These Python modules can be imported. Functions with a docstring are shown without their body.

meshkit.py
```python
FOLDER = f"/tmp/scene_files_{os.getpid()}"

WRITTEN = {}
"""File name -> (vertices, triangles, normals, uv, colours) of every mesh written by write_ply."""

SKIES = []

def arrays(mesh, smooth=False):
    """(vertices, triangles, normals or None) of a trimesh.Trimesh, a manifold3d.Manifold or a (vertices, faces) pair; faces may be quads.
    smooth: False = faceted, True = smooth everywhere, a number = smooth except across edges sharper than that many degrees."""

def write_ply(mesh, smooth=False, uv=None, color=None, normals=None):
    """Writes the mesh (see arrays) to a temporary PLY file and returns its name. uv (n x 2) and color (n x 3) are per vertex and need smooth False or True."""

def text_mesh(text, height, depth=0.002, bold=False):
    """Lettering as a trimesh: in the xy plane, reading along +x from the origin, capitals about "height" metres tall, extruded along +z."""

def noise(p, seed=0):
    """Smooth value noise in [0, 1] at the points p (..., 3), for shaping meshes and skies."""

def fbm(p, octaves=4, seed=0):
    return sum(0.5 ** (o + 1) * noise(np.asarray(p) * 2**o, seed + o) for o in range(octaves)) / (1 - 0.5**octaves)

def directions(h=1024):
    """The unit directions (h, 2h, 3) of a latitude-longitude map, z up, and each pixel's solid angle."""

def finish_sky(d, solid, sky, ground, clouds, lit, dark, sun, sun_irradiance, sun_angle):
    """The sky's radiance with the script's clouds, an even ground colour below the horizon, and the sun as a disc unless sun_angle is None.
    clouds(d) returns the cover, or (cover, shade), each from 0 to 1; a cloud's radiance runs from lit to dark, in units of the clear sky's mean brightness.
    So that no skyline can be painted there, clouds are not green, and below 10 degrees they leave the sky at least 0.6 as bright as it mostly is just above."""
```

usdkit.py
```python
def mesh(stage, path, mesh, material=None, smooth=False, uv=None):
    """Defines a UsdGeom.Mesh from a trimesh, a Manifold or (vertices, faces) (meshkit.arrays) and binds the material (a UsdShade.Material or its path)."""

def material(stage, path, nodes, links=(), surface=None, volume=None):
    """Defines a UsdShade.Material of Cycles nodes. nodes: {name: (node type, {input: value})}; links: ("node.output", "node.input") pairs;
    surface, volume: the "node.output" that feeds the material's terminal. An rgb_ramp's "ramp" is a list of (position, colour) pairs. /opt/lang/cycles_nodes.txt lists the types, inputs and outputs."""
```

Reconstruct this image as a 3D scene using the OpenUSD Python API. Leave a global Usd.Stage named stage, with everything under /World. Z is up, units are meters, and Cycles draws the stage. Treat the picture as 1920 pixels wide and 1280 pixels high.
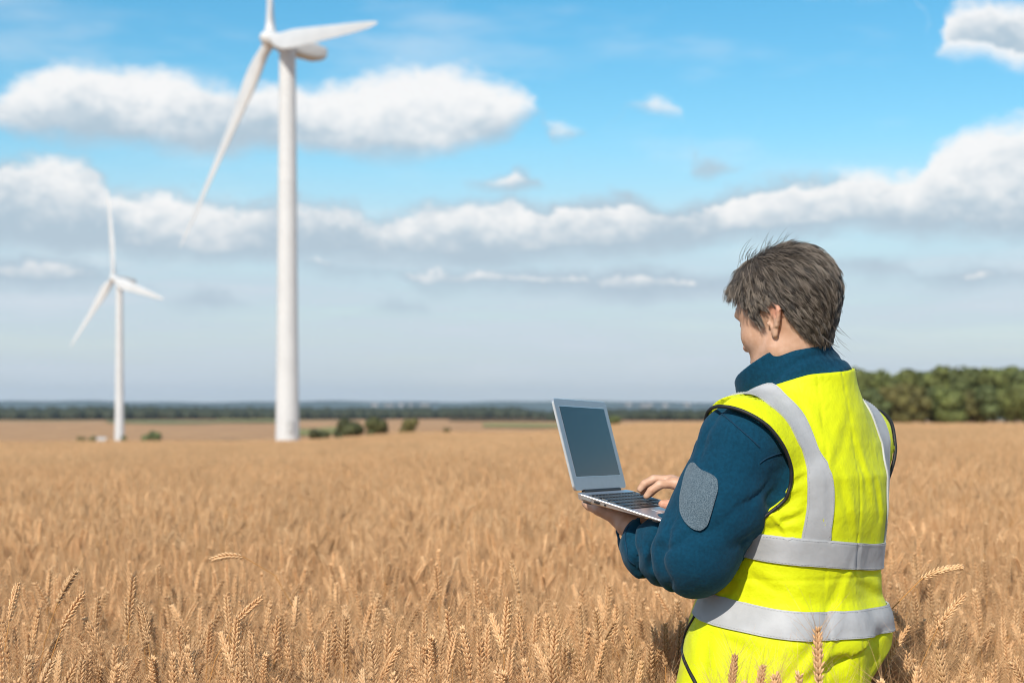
import math, random
import numpy as np, trimesh
import usdkit, meshkit
from pxr import Usd, UsdGeom, UsdLux, UsdShade, Sdf, Gf, Vt

stage = Usd.Stage.CreateInMemory()
UsdGeom.SetStageUpAxis(stage, "Z")
UsdGeom.SetStageMetersPerUnit(stage, 1.0)
WORLD = UsdGeom.Xform.Define(stage, "/World")
stage.SetDefaultPrim(WORLD.GetPrim())
UsdGeom.Scope.Define(stage, "/World/Looks")

# ------------------------------------------------------------------ camera, sky, sun, exposure
EYE = 1.41
FPX, CX, HY = 3200.0, 960.0, 757.0
cam = UsdGeom.Camera.Define(stage, "/World/camera")
cam.CreateHorizontalApertureAttr(36.0)
cam.CreateVerticalApertureAttr(24.0)
cam.CreateFocalLengthAttr(60.0)
cam.CreateVerticalApertureOffsetAttr((HY - 640.0) / 1920.0 * 36.0)
cam.CreateClippingRangeAttr(Gf.Vec2f(0.1, 60000.0))
cam.CreateFStopAttr(5.0)
cam.CreateFocusDistanceAttr(3.32)
cam.CreateExposureAttr(0.0)
xf = UsdGeom.Xformable(cam)
xf.AddTranslateOp().Set(Gf.Vec3d(0, 0, EYE))
xf.AddRotateXOp().Set(90.0)

SUN_AZ, SUN_EL = math.radians(202.0), math.radians(39.0)      # azimuth clockwise from +y (the view direction)
SUN = np.array([math.sin(SUN_AZ) * math.cos(SUN_EL), math.cos(SUN_AZ) * math.cos(SUN_EL), math.sin(SUN_EL)])
sun = UsdLux.DistantLight.Define(stage, "/World/sun")
sun.CreateIntensityAttr(1.12)
sun.CreateAngleAttr(0.53)
sun.CreateNormalizeAttr(True)
sun.CreateColorAttr(Gf.Vec3f(1.0, 0.95, 0.86))
_x = np.cross([0, 0, 1.0], SUN); _x /= np.linalg.norm(_x); _y = np.cross(SUN, _x)
_m = np.eye(4); _m[0, :3], _m[1, :3], _m[2, :3] = _x, _y, SUN
UsdGeom.Xformable(sun).AddTransformOp().Set(Gf.Matrix4d(_m.tolist()))

SKY_STRENGTH = 0.14


class Graph:
    """Collects nodes and links of one material."""
    def __init__(self): self.n, self.l, self.k = {}, [], 0
    def add(self, kind, links=None, **inp):
        self.k += 1
        name = f"n{self.k}"
        self.n[name] = (kind, inp)
        for sock, src in (links or {}).items():
            self.l.append((src, f"{name}.{sock}"))
        return name
    def math(self, op, a, b=None, c=None, clamp=False):
        inp, lk = {"math_type": op, "use_clamp": clamp}, {}
        for s, v in (("value1", a), ("value2", b), ("value3", c)):
            if v is None: continue
            if isinstance(v, str): lk[s] = v
            else: inp[s] = float(v)
        return self.add("math", lk, **inp) + ".value"
    def mixf(self, f, a, b):
        inp, lk = {}, {}
        for s, v in (("fac", f), ("a", a), ("b", b)):
            if isinstance(v, str): lk[s] = v
            else: inp[s] = float(v)
        return self.add("mix_float", lk, **inp) + ".result"
    def mixc(self, f, a, b, blend="mix"):
        inp, lk = {"blend_type": blend}, {}
        for s, v in (("fac", f), ("a", a), ("b", b)):
            if isinstance(v, str): lk[s] = v
            else: inp[s] = v
        return self.add("mix_color", lk, **inp) + ".result"
    def smooth(self, v, lo, hi, a=0.0, b=1.0):
        return self.add("map_range", {"value": v}, range_type="smoothstep", from_min=lo, from_max=hi, to_min=a, to_max=b, clamp=True) + ".result"
    def noise(self, vec, scale, detail=4.0, rough=0.55, dist=0.0, out="fac"):
        return self.add("noise_texture", {"vector": vec} if vec else None, scale=scale, detail=detail, roughness=rough, distortion=dist) + "." + out
    def make(self, name, surface=None, volume=None):
        return usdkit.material(stage, f"/World/Looks/{name}", self.n, self.l, surface=surface, volume=volume)


# cloud banks: (px, top py, base py, whiteness) along each bank; read from west to east, the sky's own small-angle units
BANKS = [
    [(-60, 215, 262, .7), (0, 205, 272, .8), (20, 190, 280, .9), (60, 172, 285, .9), (100, 152, 288, .9), (150, 150, 294, .8), (200, 158, 299, .7), (250, 155, 300, .7), (300, 152, 298, .8), (350, 156, 300, .8), (400, 164, 303, .7), (450, 172, 302, .6), (500, 178, 298, .6),
     (560, 182, 292, .8), (610, 172, 298, .9), (660, 165, 302, .95), (700, 150, 304, 1), (750, 142, 306, 1), (800, 140, 304, 1), (850, 141, 297, 1), (900, 145, 284, 1), (940, 154, 268, 1), (970, 170, 246, 1), (1000, 192, 226, .9), (1012, 215, 216, .8), (1030, 245, 246, .3), (1050, 238, 272, .35), (1075, 246, 276, .35), (1100, 258, 262, .3), (1112, 262, 250, .3)],
    [(-40, 330, 484, 0.48), (0, 322, 484, 0.60), (60, 310, 484, 0.66), (130, 312, 486, 0.54), (180, 325, 488, 0.42), (215, 368, 492, 0.54), (260, 362, 494, 0.83), (330, 362, 498, 0.84), (400, 368, 502, 0.77), (450, 385, 502, 0.54), (520, 372, 500, 0.48), (600, 374, 498, 0.50), (660, 384, 498, 0.50), (700, 408, 500, 0.48), (740, 396, 502, 0.54), (800, 376, 506, 0.60), (850, 370, 508, 0.66), (900, 376, 508, 0.54), (960, 372, 504, 0.71), (1020, 384, 500, 0.77), (1060, 376, 496, 0.77), (1120, 364, 492, 0.66), (1200, 370, 488, 0.60),
     (1280, 378, 482, 0.60), (1350, 366, 470, 0.71), (1420, 345, 462, 0.83), (1500, 335, 454, 0.83), (1560, 330, 450, 0.83), (1640, 330, 454, 0.80), (1720, 338, 460, 0.77), (1750, 295, 460, 0.84), (1800, 266, 458, 0.84), (1850, 256, 460, 0.84), (1920, 250, 464, 0.84), (2000, 262, 466, 0.83)],
    [(-40, 492, 556, 0.53), (60, 486, 560, 0.57), (160, 492, 556, 0.53), (230, 520, 545, 0.50), (300, 560, 560, 0.50), (340, 548, 578, 0.78), (400, 541, 584, 0.85), (440, 556, 576, 0.71), (480, 585, 570, 0.57), (560, 500, 505, 0.50), (620, 490, 516, 0.50), (740, 496, 520, 0.57), (800, 500, 552, 0.71), (900, 492, 548, 0.71), (1000, 496, 552, 0.71), (1100, 492, 560, 0.68), (1200, 500, 562, 0.64), (1330, 514, 566, 0.85), (1400, 508, 560, 0.78), (1500, 500, 540, 0.60), (1600, 490, 520, 0.57), (1700, 500, 530, 0.64), (1740, 516, 546, 0.92), (1820, 508, 550, 0.99), (1900, 514, 546, 0.92), (1960, 530, 540, 0.71)],
    [(660, 600, 590, .3), (695, 582, 582, .7), (730, 566, 588, .9), (790, 566, 588, .9), (818, 582, 580, .7), (840, 380, 352, .3), (862, 350, 350, .5), (900, 342, 358, .6), (950, 338, 366, .7), (965, 320, 368, .8), (990, 322, 362, .8), (1010, 344, 346, .6), (1030, 360, 340, .5), (1170, 210, 196, .5), (1198, 203, 203, .7), (1225, 190, 214, .8), (1265, 196, 216, .8), (1292, 212, 212, .7), (1296, 330, 318, .4), (1310, 314, 340, .6), (1340, 306, 344, .6), (1375, 318, 330, .5), (1400, 335, 310, .4),
     (1470, 10, -12, .3), (1500, -8, 4, .4), (1560, -14, 14, .5), (1640, -14, 18, .4), (1720, -10, 10, .3), (1745, 160, 120, .4), (1760, 130, 134, .5), (1780, 66, 142, .7), (1800, 36, 140, .7), (1850, 28, 134, .7), (1880, 40, 146, .6), (1920, 44, 164, .6), (1990, 70, 160, .5)],
]


def sky_material():
    g = Graph()
    sky = g.add("sky_texture", sky_type="single_scattering", sun_disc=False, sun_elevation=SUN_EL,
                sun_rotation=math.atan2(SUN[0], SUN[1]), altitude=150.0, air_density=1.0, aerosol_density=0.5, ozone_density=1.0)
    skyc = g.add("hsv", {"color": sky + ".color"}, hue=0.485, saturation=1.5, value=0.97) + ".color"
    tc = g.add("texture_coordinate") + ".generated"
    sep = g.add("separate_xyz", {"vector": tc})
    az = g.math("arctan2", sep + ".x", sep + ".y")
    el = g.math("arcsine", sep + ".z")
    u0, v0 = g.math("multiply", az, 3200.0), g.math("multiply", el, 3200.0)
    vec = g.add("combine_xyz", {"x": g.math("multiply", az, 10.0), "y": g.math("multiply", el, 14.0)}) + ".vector"
    n1 = g.add("noise_texture", {"vector": vec}, scale=2.6, detail=5.0, roughness=0.58)
    s1 = g.add("separate_xyz", {"vector": n1 + ".color"})
    n2 = g.add("noise_texture", {"vector": vec}, scale=9.0, detail=4.0, roughness=0.62)
    s2 = g.add("separate_xyz", {"vector": n2 + ".color"})
    su = g.math("add", g.math("multiply_add", s1 + ".x", 90.0, -45.0), g.math("multiply_add", s2 + ".x", 36.0, -18.0))
    sv = g.math("add", g.math("multiply_add", s1 + ".y", 70.0, -35.0), g.math("multiply_add", s2 + ".y", 34.0, -17.0))
    uu = g.math("multiply_add", g.math("add", u0, su), 1 / 2400.0, .5)
    vt, vb_ = g.math("add", v0, sv), g.math("multiply_add", sv, .45, v0)
    soft = g.math("multiply_add", s1 + ".z", 44.0, -22.0)
    cover, white = None, None
    for bank in BANKS:
        st = []
        for px, t, b, w in bank:
            st.append((math.atan((px - 960) / 3200) * 3200 / 2400 + .5, ((757 - t) / 1000, (757 - b) / 1000, w)))
        x0, x1 = st[0][0], st[-1][0]
        st = [(0.0, (-.2, .2, .3)), (max(x0 - .02, .001), (st[0][1][1] - .05, st[0][1][0] + .05, .3))] + st + [(min(x1 + .02, .999), (st[-1][1][1] - .05, st[-1][1][0] + .05, .3)), (1.0, (-.2, .2, .3))]
        r = g.add("rgb_ramp", {"fac": uu}, ramp=st)
        c = g.add("separate_color", {"color": r + ".color"})
        T_, B_ = g.math("multiply", c + ".r", 1000.0), g.math("multiply", c + ".g", 1000.0)
        up, dn = g.math("subtract", T_, vt), g.math("subtract", vb_, B_)
        d = g.math("smoothmin", up, g.math("multiply", dn, .8), 10.0)
        cv = g.smooth(g.math("add", d, soft), -14.0, 26.0)
        h = g.math("divide", g.math("subtract", v0, B_), g.math("maximum", g.math("subtract", T_, B_), 20.0))
        lit = g.math("multiply_add", h, .95, g.math("multiply_add", c + ".b", .75, -.72))
        if cover is None: cover, white = cv, lit
        else:
            white = g.mixf(cv, white, lit)
            cover = g.math("maximum", cover, cv)
    relief = g.math("add", g.math("multiply_add", n1 + ".fac", 1.2, -.6), g.math("multiply_add", n2 + ".fac", .7, -.35))
    white = g.smooth(g.math("add", white, relief), -.10, .75)
    # the same kind of broken cloud everywhere else round the sky
    outside = g.math("maximum", g.smooth(g.math("absolute", u0), 1080.0, 1400.0), g.smooth(v0, 800.0, 1150.0))
    wide = g.add("combine_xyz", {"x": g.math("multiply", az, 2.2), "y": g.math("multiply", el, 8.0)}, z=3.7) + ".vector"
    gen = g.noise(wide, 1.0, 5.0, 0.58)
    gencov = g.math("multiply", g.math("multiply", g.smooth(gen, 0.48, 0.62), outside), .9)
    cover = g.math("multiply", cover, g.math("subtract", 1.0, outside))
    k = 1.0 / SKY_STRENGTH
    ccol = g.mixc(white, tuple(c * k for c in CLOUD_GREY), tuple(c * k for c in CLOUD_WHITE))
    gcol = g.mixc(g.smooth(gen, 0.55, 0.72), tuple(c * k for c in CLOUD_WHITE), tuple(c * k for c in CLOUD_GREY))
    # thin layered stratus low over the land, all the way round
    lay = g.add("combine_xyz", {"x": g.math("multiply", az, 4.0), "y": g.math("multiply", el, 42.0)}) + ".vector"
    ln = g.noise(lay, 1.0, 5.0, 0.55)
    low = g.smooth(v0, 520.0, 210.0)
    lowcov = g.math("multiply", low, g.smooth(ln, 0.25, 0.68, 0.68, 0.98))
    lcol = g.mixc(g.smooth(ln, 0.40, 0.76), tuple(c * k for c in LOW_GREY), tuple(c * k for c in LOW_WHITE))
    col = g.mixc(lowcov, skyc, lcol)
    # faint high veils drawn across the blue
    veils = g.smooth(g.noise(wide, 2.3, 4.0, .6), .52, .80, 0.0, .30)
    col = g.mixc(veils, col, tuple(c * k for c in CLOUD_WHITE))
    col = g.mixc(gencov, col, gcol)
    col = g.mixc(g.math("multiply", cover, 0.95), col, ccol)
    veil = g.smooth(v0, 190.0, -10.0, 0.0, 0.7)
    col = g.mixc(veil, col, tuple(c * k for c in LOW_VEIL))
    bg = g.add("background_shader", {"color": col}, strength=SKY_STRENGTH)
    return g.make("sky", surface=bg + ".background")


CLOUD_GREY, CLOUD_WHITE = (0.47, 0.585, 0.68), (0.98, 0.97, 0.96)
LOW_GREY, LOW_WHITE = (0.53, 0.65, 0.77), (0.71, 0.78, 0.85)
LOW_VEIL = (0.61, 0.70, 0.77)
dome = UsdLux.DomeLight.Define(stage, "/World/sky")
dome.CreateIntensityAttr(1.0)
UsdShade.MaterialBindingAPI.Apply(dome.GetPrim()).Bind(sky_material())
dome.GetPrim().SetCustomDataByKey("kind", "structure")


# ------------------------------------------------------------------ helpers
def at(px, py, Y):
    return np.array([(px - CX) / FPX * Y, Y, EYE - (py - HY) / FPX * Y])


_used = {}


def numbered(path):
    k = _used.get(path, 0)
    _used[path] = k + 1
    return path if k == 0 else f"{path}_{k:03d}"


def tag(prim, label=None, cat=None, group=None, kind=None):
    p = prim.GetPrim() if hasattr(prim, "GetPrim") else prim
    for k, v in (("label", label), ("category", cat), ("group", group), ("kind", kind)):
        if v: p.SetCustomDataByKey(k, v)
    return p


def thing(name, label, cat, loc=(0, 0, 0), rz=0.0, group=None, scale=None):
    x = UsdGeom.Xform.Define(stage, numbered("/World/" + name))
    x.AddTranslateOp().Set(Gf.Vec3d(*map(float, loc)))
    x.AddRotateZOp().Set(math.degrees(rz))
    if scale is not None: x.AddScaleOp().Set(Gf.Vec3f(*map(float, scale)))
    tag(x, label, cat, group)
    return x


def part(parent, name, m, mat, smooth=False, label=None, kind=None):
    path = str(parent.GetPath()) if parent is not None else "/World"
    o = usdkit.mesh(stage, numbered(f"{path}/{name}"), m, mat, smooth=smooth)
    tag(o, label=label, kind=kind)
    return o


def cat(ms):
    vs, fs, n = [], [], 0
    for m in ms:
        v, f = (m.vertices, m.faces) if isinstance(m, trimesh.Trimesh) else m
        v, f = np.asarray(v, float), np.asarray(f, int)
        if f.shape[1] == 4: f = np.vstack([f[:, [0, 1, 2]], f[:, [0, 2, 3]]])
        vs.append(v); fs.append(f + n); n += len(v)
    return trimesh.Trimesh(np.vstack(vs), np.vstack(fs), process=False)


def tube(points, radii, sides=6, cap=True):
    p = np.asarray(points, float)
    n = len(p)
    r = np.broadcast_to(np.asarray(radii, float), (n,))
    t = np.gradient(p, axis=0)
    t /= np.linalg.norm(t, axis=1, keepdims=True) + 1e-12
    a = np.cross(t[0], [0, 0, 1.0] if abs(t[0, 2]) < 0.9 else [1.0, 0, 0]); a /= np.linalg.norm(a)
    vs = []
    ang = np.arange(sides) * 2 * np.pi / sides
    for i in range(n):
        a = a - t[i] * (a @ t[i]); a /= np.linalg.norm(a) + 1e-12
        b = np.cross(t[i], a)
        vs.append(p[i] + r[i] * (np.cos(ang)[:, None] * a + np.sin(ang)[:, None] * b))
    v = np.vstack(vs)
    i, j = np.meshgrid(np.arange(n - 1), np.arange(sides), indexing="ij")
    q = np.stack([i * sides + j, i * sides + (j + 1) % sides, (i + 1) * sides + (j + 1) % sides, (i + 1) * sides + j], -1).reshape(-1, 4)
    f = np.vstack([q[:, [0, 1, 2]], q[:, [0, 2, 3]]])
    if cap:
        v = np.vstack([v, p[0], p[-1]])
        k = np.arange(sides)
        f = np.vstack([f, np.stack([np.full(sides, len(v) - 2), (k + 1) % sides, k], 1),
                       np.stack([np.full(sides, len(v) - 1), (n - 1) * sides + k, (n - 1) * sides + (k + 1) % sides], 1)])
    return v, f


def bevel_box(sx, sy, sz, b):
    """A box with all edges rounded off by b, centred on the origin."""
    pts = []
    for x in (-1, 1):
        for y in (-1, 1):
            for z in (-1, 1):
                c = np.array([x * (sx / 2 - b), y * (sy / 2 - b), z * (sz / 2 - b)])
                for d in ([b, 0, 0], [0, b, 0], [0, 0, b], [b * .6, b * .6, b * .5], [b * .5, b * .6, b * .6]):
                    pts.append(c + np.array(d) * [x, y, z])
    return trimesh.convex.convex_hull(np.array(pts))


def simple(name, color, rough=0.6, noise_amt=0.15, noise_scale=20.0, bump=0.0, bump_scale=200.0, bump_dist=0.001, sheen=0.0, spec=0.5, metallic=0.0, space="position", sheen_tint=(1, 1, 1), detail=4.0, translucent=0.0, coat=0.0):
    g = Graph()
    vec = (g.add("geometry") + ".position") if space == "position" else (g.add("texture_coordinate") + ".object")
    n = g.noise(vec, noise_scale, detail, 0.6)
    lo, hi = [c * (1 - noise_amt) for c in color], [min(c * (1 + noise_amt), 1.0) for c in color]
    col = g.mixc(g.smooth(n, 0.3, 0.7), lo, hi)
    p = g.add("principled_bsdf", {"base_color": col}, roughness=rough, specular_ior_level=spec, metallic=metallic, sheen_weight=sheen, sheen_roughness=0.4, sheen_tint=sheen_tint, coat_weight=coat)
    if bump:
        bn = g.noise(vec, bump_scale, 3.0, 0.6)
        b = g.add("bump", {"height": bn}, strength=bump, distance=bump_dist)
        g.l.append((b + ".normal", p + ".normal"))
    out = p + ".BSDF"
    if translucent:
        t = g.add("translucent_bsdf", {"color": col})
        out = g.add("mix_closure", {"closure1": out, "closure2": t + ".BSDF"}, fac=translucent) + ".closure"
    return g.make(name, surface=out)


def blocked(f, lo, hi, h, B=8, slack=1.7):
    """Samples f(points) on a grid of step h, finely only in blocks near its zero."""
    lo, hi = np.asarray(lo, float), np.asarray(hi, float)
    nb = np.ceil((hi - lo) / (h * B)).astype(int)
    n = nb * B + 1
    c = np.stack(np.meshgrid(*[(np.arange(k) + .5) * h * B for k in nb], indexing="ij"), -1).reshape(-1, 3) + lo
    dc = f(c)
    D = np.repeat(np.repeat(np.repeat(dc.reshape(nb), B, 0), B, 1), B, 2)
    D = np.pad(D, ((0, 1),) * 3, mode="edge").astype(np.float32)
    act = np.argwhere((np.abs(dc) < h * B * .87 * slack).reshape(nb))
    loc = np.stack(np.meshgrid(*[np.arange(B + 1)] * 3, indexing="ij"), -1).reshape(-1, 3)
    for s in range(0, len(act), 1500):
        idx = (act[s:s + 1500, None, :] * B + loc[None]).reshape(-1, 3)
        D[idx[:, 0], idx[:, 1], idx[:, 2]] = f(lo + idx * h)
    return D, lo


def nets(f, lo, hi, h, slack=1.7):
    """Surface nets of f = 0 (f < 0 inside)."""
    D, lo = blocked(f, lo, hi, h, slack=slack)
    n = np.array(D.shape)
    neg = D < 0
    cell = lambda ijk: (ijk[..., 0] * n[1] + ijk[..., 1]) * n[2] + ijk[..., 2]
    quads, cids, cpos = [], [], []
    for ax in range(3):
        sl0, sl1 = [slice(None)] * 3, [slice(None)] * 3
        sl0[ax], sl1[ax] = slice(0, -1), slice(1, None)
        a, b = neg[tuple(sl0)], neg[tuple(sl1)]
        e = np.argwhere(a != b)
        o1, o2 = (ax + 1) % 3, (ax + 2) % 3
        e = e[(e[:, o1] > 0) & (e[:, o2] > 0) & (e[:, o1] < n[o1] - 1) & (e[:, o2] < n[o2] - 1)]
        e2 = e.copy(); e2[:, ax] += 1
        d0, d1 = D[tuple(e.T)], D[tuple(e2.T)]
        pos = e.astype(float)
        pos[:, ax] += d0 / (d0 - d1)
        q = []
        for (s1, s2) in ((0, 0), (-1, 0), (-1, -1), (0, -1)):
            c = e.copy(); c[:, o1] += s1; c[:, o2] += s2
            q.append(cell(c)); cids.append(q[-1]); cpos.append(pos)
        q = np.stack(q, 1)
        flip = ~(d0 < 0)
        q[flip] = q[flip][:, ::-1]
        quads.append(q)
    quads, cids, cpos = np.vstack(quads), np.concatenate(cids), np.vstack(cpos)
    u, inv = np.unique(cids, return_inverse=True)
    cnt = np.bincount(inv)
    v = np.stack([np.bincount(inv, cpos[:, k]) / cnt for k in range(3)], 1) * h + lo
    qf = np.searchsorted(u, quads)
    return v, np.vstack([qf[:, [0, 1, 2]], qf[:, [0, 2, 3]]])


def grad(f, p, e=1e-3):
    return np.stack([(f(p + d) - f(p - d)) / (2 * e) for d in np.eye(3) * e], 1)


def onto(f, p, iso=0.0, steps=6):
    """Moves the points p along f's gradient onto f = iso."""
    p = np.array(p, float)
    for _ in range(steps):
        g = grad(f, p)
        p -= np.clip((f(p) - iso) / np.maximum((g * g).sum(1), .2), -.03, .03)[:, None] * g
    return p


def march(f, o, d, tmax=1.0, iso=0.0, n=90, step=.7):
    """First crossing of rays o + t d with f = iso."""
    o, d = np.asarray(o, float), np.asarray(d, float)
    d = d / np.linalg.norm(d, axis=1, keepdims=True)
    t = np.zeros(len(o))
    for _ in range(n):
        t = np.minimum(t + (f(o + t[:, None] * d) - iso) * step, tmax)
    return o + t[:, None] * d


def smin(a, b, k):
    h = np.clip(.5 + .5 * (b - a) / k, 0, 1)
    return b + (a - b) * h - k * h * (1 - h)


def smax(a, b, k): return -smin(-a, -b, k)


def cone(p, a, b, ra, rb):
    a, b = np.asarray(a, float), np.asarray(b, float)
    ab = b - a
    t = np.clip(((p - a) @ ab) / (ab @ ab), 0, 1)
    return np.linalg.norm(p - a - t[:, None] * ab, axis=1) - (ra + (rb - ra) * t)


def ball(p, c, r): return np.linalg.norm(p - np.asarray(c), axis=1) - r


def ell(p, c, r, M=None):
    q = p - np.asarray(c)
    if M is not None: q = q @ np.asarray(M).T
    r = np.asarray(r, float)
    k0 = np.linalg.norm(q / r, axis=1)
    k1 = np.linalg.norm(q / (r * r), axis=1)
    return np.where(k1 > 1e-9, k0 * (k0 - 1) / np.maximum(k1, 1e-9), -r.min())
# ------------------------------------------------------------------ the land
def _tab(x, xs, ys): return np.interp(x, xs, ys)


def drop(x, y):
    """How far the ground lies below eye level at (x, y)."""
    x, y = np.asarray(x, float), np.asarray(y, float)
    Y = np.maximum(np.hypot(x, y), 1e-3)
    u = np.where(y > 0, x / np.maximum(y, 1e-3) * FPX, 0) / FPX * 3200
    u = np.clip(u, -1500, 1500)
    L = _tab(Y, [0, 120, 200, 283, 450, 690, 1000, 1700, 2600, 4000, 14000], [1.41, 3.62, 5.1, 6.3, 11.8, 15.6, 16.5, 17.6, 23.0, 40.0, 45.0])
    C = _tab(Y, [0, 120, 200, 300, 450, 700, 1100, 1700, 2600, 4000, 14000], [1.41, 3.05, 4.15, 5.2, 7.4, 9.8, 12.0, 15.0, 23.0, 40.0, 45.0])
    R = _tab(Y, [0, 120, 200, 350, 500, 700, 1100, 1700, 2600, 4000, 14000], [1.41, 2.37, 3.1, 4.4, 6.5, 9.0, 13.0, 17.0, 24.0, 40.0, 45.0])
    wl = np.clip((-150 - u) / 260, 0, 1); wl = wl * wl * (3 - 2 * wl)
    wr = np.clip((u - 20) / 260, 0, 1); wr = wr * wr * (3 - 2 * wr)
    d = C * (1 - wl) * (1 - wr) + L * wl + R * wr
    return np.where(y > 0, d, 1.41 + 0.004 * Y)


def ground_z(x, y): return EYE - drop(x, y)


def ground_material():
    g = Graph()
    pos = g.add("geometry") + ".position"
    s = g.add("separate_xyz", {"vector": pos})
    big = g.noise(pos, 0.006, 3.0)
    mid = g.noise(pos, 0.05, 5.0)
    fin = g.noise(pos, 9.0, 5.0, 0.65)
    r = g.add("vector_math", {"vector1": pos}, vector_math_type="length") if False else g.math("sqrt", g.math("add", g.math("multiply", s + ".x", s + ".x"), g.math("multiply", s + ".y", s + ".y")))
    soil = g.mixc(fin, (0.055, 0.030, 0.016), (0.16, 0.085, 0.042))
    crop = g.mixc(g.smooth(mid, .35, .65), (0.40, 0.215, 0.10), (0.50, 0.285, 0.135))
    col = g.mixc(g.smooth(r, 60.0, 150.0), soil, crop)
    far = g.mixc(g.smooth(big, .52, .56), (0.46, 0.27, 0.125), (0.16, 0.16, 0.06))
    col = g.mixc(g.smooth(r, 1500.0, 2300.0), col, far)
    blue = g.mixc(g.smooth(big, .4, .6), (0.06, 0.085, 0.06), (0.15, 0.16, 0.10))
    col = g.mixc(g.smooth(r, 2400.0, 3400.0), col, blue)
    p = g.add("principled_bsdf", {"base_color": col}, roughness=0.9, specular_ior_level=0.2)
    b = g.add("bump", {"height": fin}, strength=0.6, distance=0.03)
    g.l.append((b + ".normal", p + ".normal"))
    return g.make("ground", surface=p + ".BSDF")


def build_ground():
    rings = np.concatenate([[0.0], np.geomspace(0.6, 14000, 150)])
    fan = np.unique(np.concatenate([np.radians(np.linspace(-26, 26, 131)), np.radians(np.linspace(26, 334, 78))]))
    nA = len(fan) - 1
    fan = fan[:-1]
    V = []
    for r in rings[1:]:
        x, y = r * np.sin(fan), r * np.cos(fan)
        V.append(np.stack([x, y, ground_z(x, y)], 1))
    V = np.vstack([[[0, 0, EYE - 1.41]]] + V)
    F = [[0, 1 + (j + 1) % nA, 1 + j] for j in range(nA)]
    for i in range(len(rings) - 2):
        a, b = 1 + i * nA, 1 + (i + 1) * nA
        for j in range(nA):
            k = (j + 1) % nA
            F += [[a + j, a + k, b + k], [a + j, b + k, b + j]]
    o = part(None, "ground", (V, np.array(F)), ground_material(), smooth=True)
    tag(o, "farmland falling gently away into a wide golden valley", "ground", kind="structure")


build_ground()


def draped(name, x0y, x1y, pxl, pxr, label, color, nz=0.04):
    """A field lying on the valley side between two distances and two directions."""
    ys = np.linspace(x0y, x1y, 14)
    us = np.linspace(pxl, pxr, 24)
    V = []
    for k, y in enumerate(ys):
        wob = 1 + .05 * np.sin(us * .02 + y)
        Yw = y * np.ones_like(us) * (wob if k in (0, 13) else 1)
        x = (us - CX) / FPX * Yw
        V.append(np.stack([x, Yw, ground_z(x, Yw) + 0.25 + Yw * 0.0002], 1))
    V = np.vstack(V)
    i, j = np.meshgrid(np.arange(13), np.arange(23), indexing="ij")
    q = np.stack([i * 24 + j, i * 24 + j + 1, (i + 1) * 24 + j + 1, (i + 1) * 24 + j], -1).reshape(-1, 4)
    m = simple(name.replace("/", "_") + f"_mat_{len(_used)}", color, 0.9, 0.2, nz, spec=.2)
    o = part(None, name, (V, q), m, smooth=True)
    tag(o, label, "field", kind="structure")


draped("stubble_field", 2150, 2420, 405, 560, "pale yellow field showing between the dark woods left of the big turbine", (0.50, 0.43, 0.16))
draped("grass_strip", 820, 1150, 560, 640, "thin olive grass strip right of the big turbine's tower", (0.24, 0.22, 0.07))
draped("grass_verge", 300, 345, 600, 790, "green grass verge around the hedgerow bushes", (0.12, 0.13, 0.035))
draped("green_field", 700, 900, 905, 1130, "pale green field edge behind the wheat near the laptop", (0.26, 0.25, 0.09))
draped("meadow_edge", 1500, 1900, 200, 520, "dull green meadow below the far wood on the left", (0.20, 0.19, 0.075))

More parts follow.
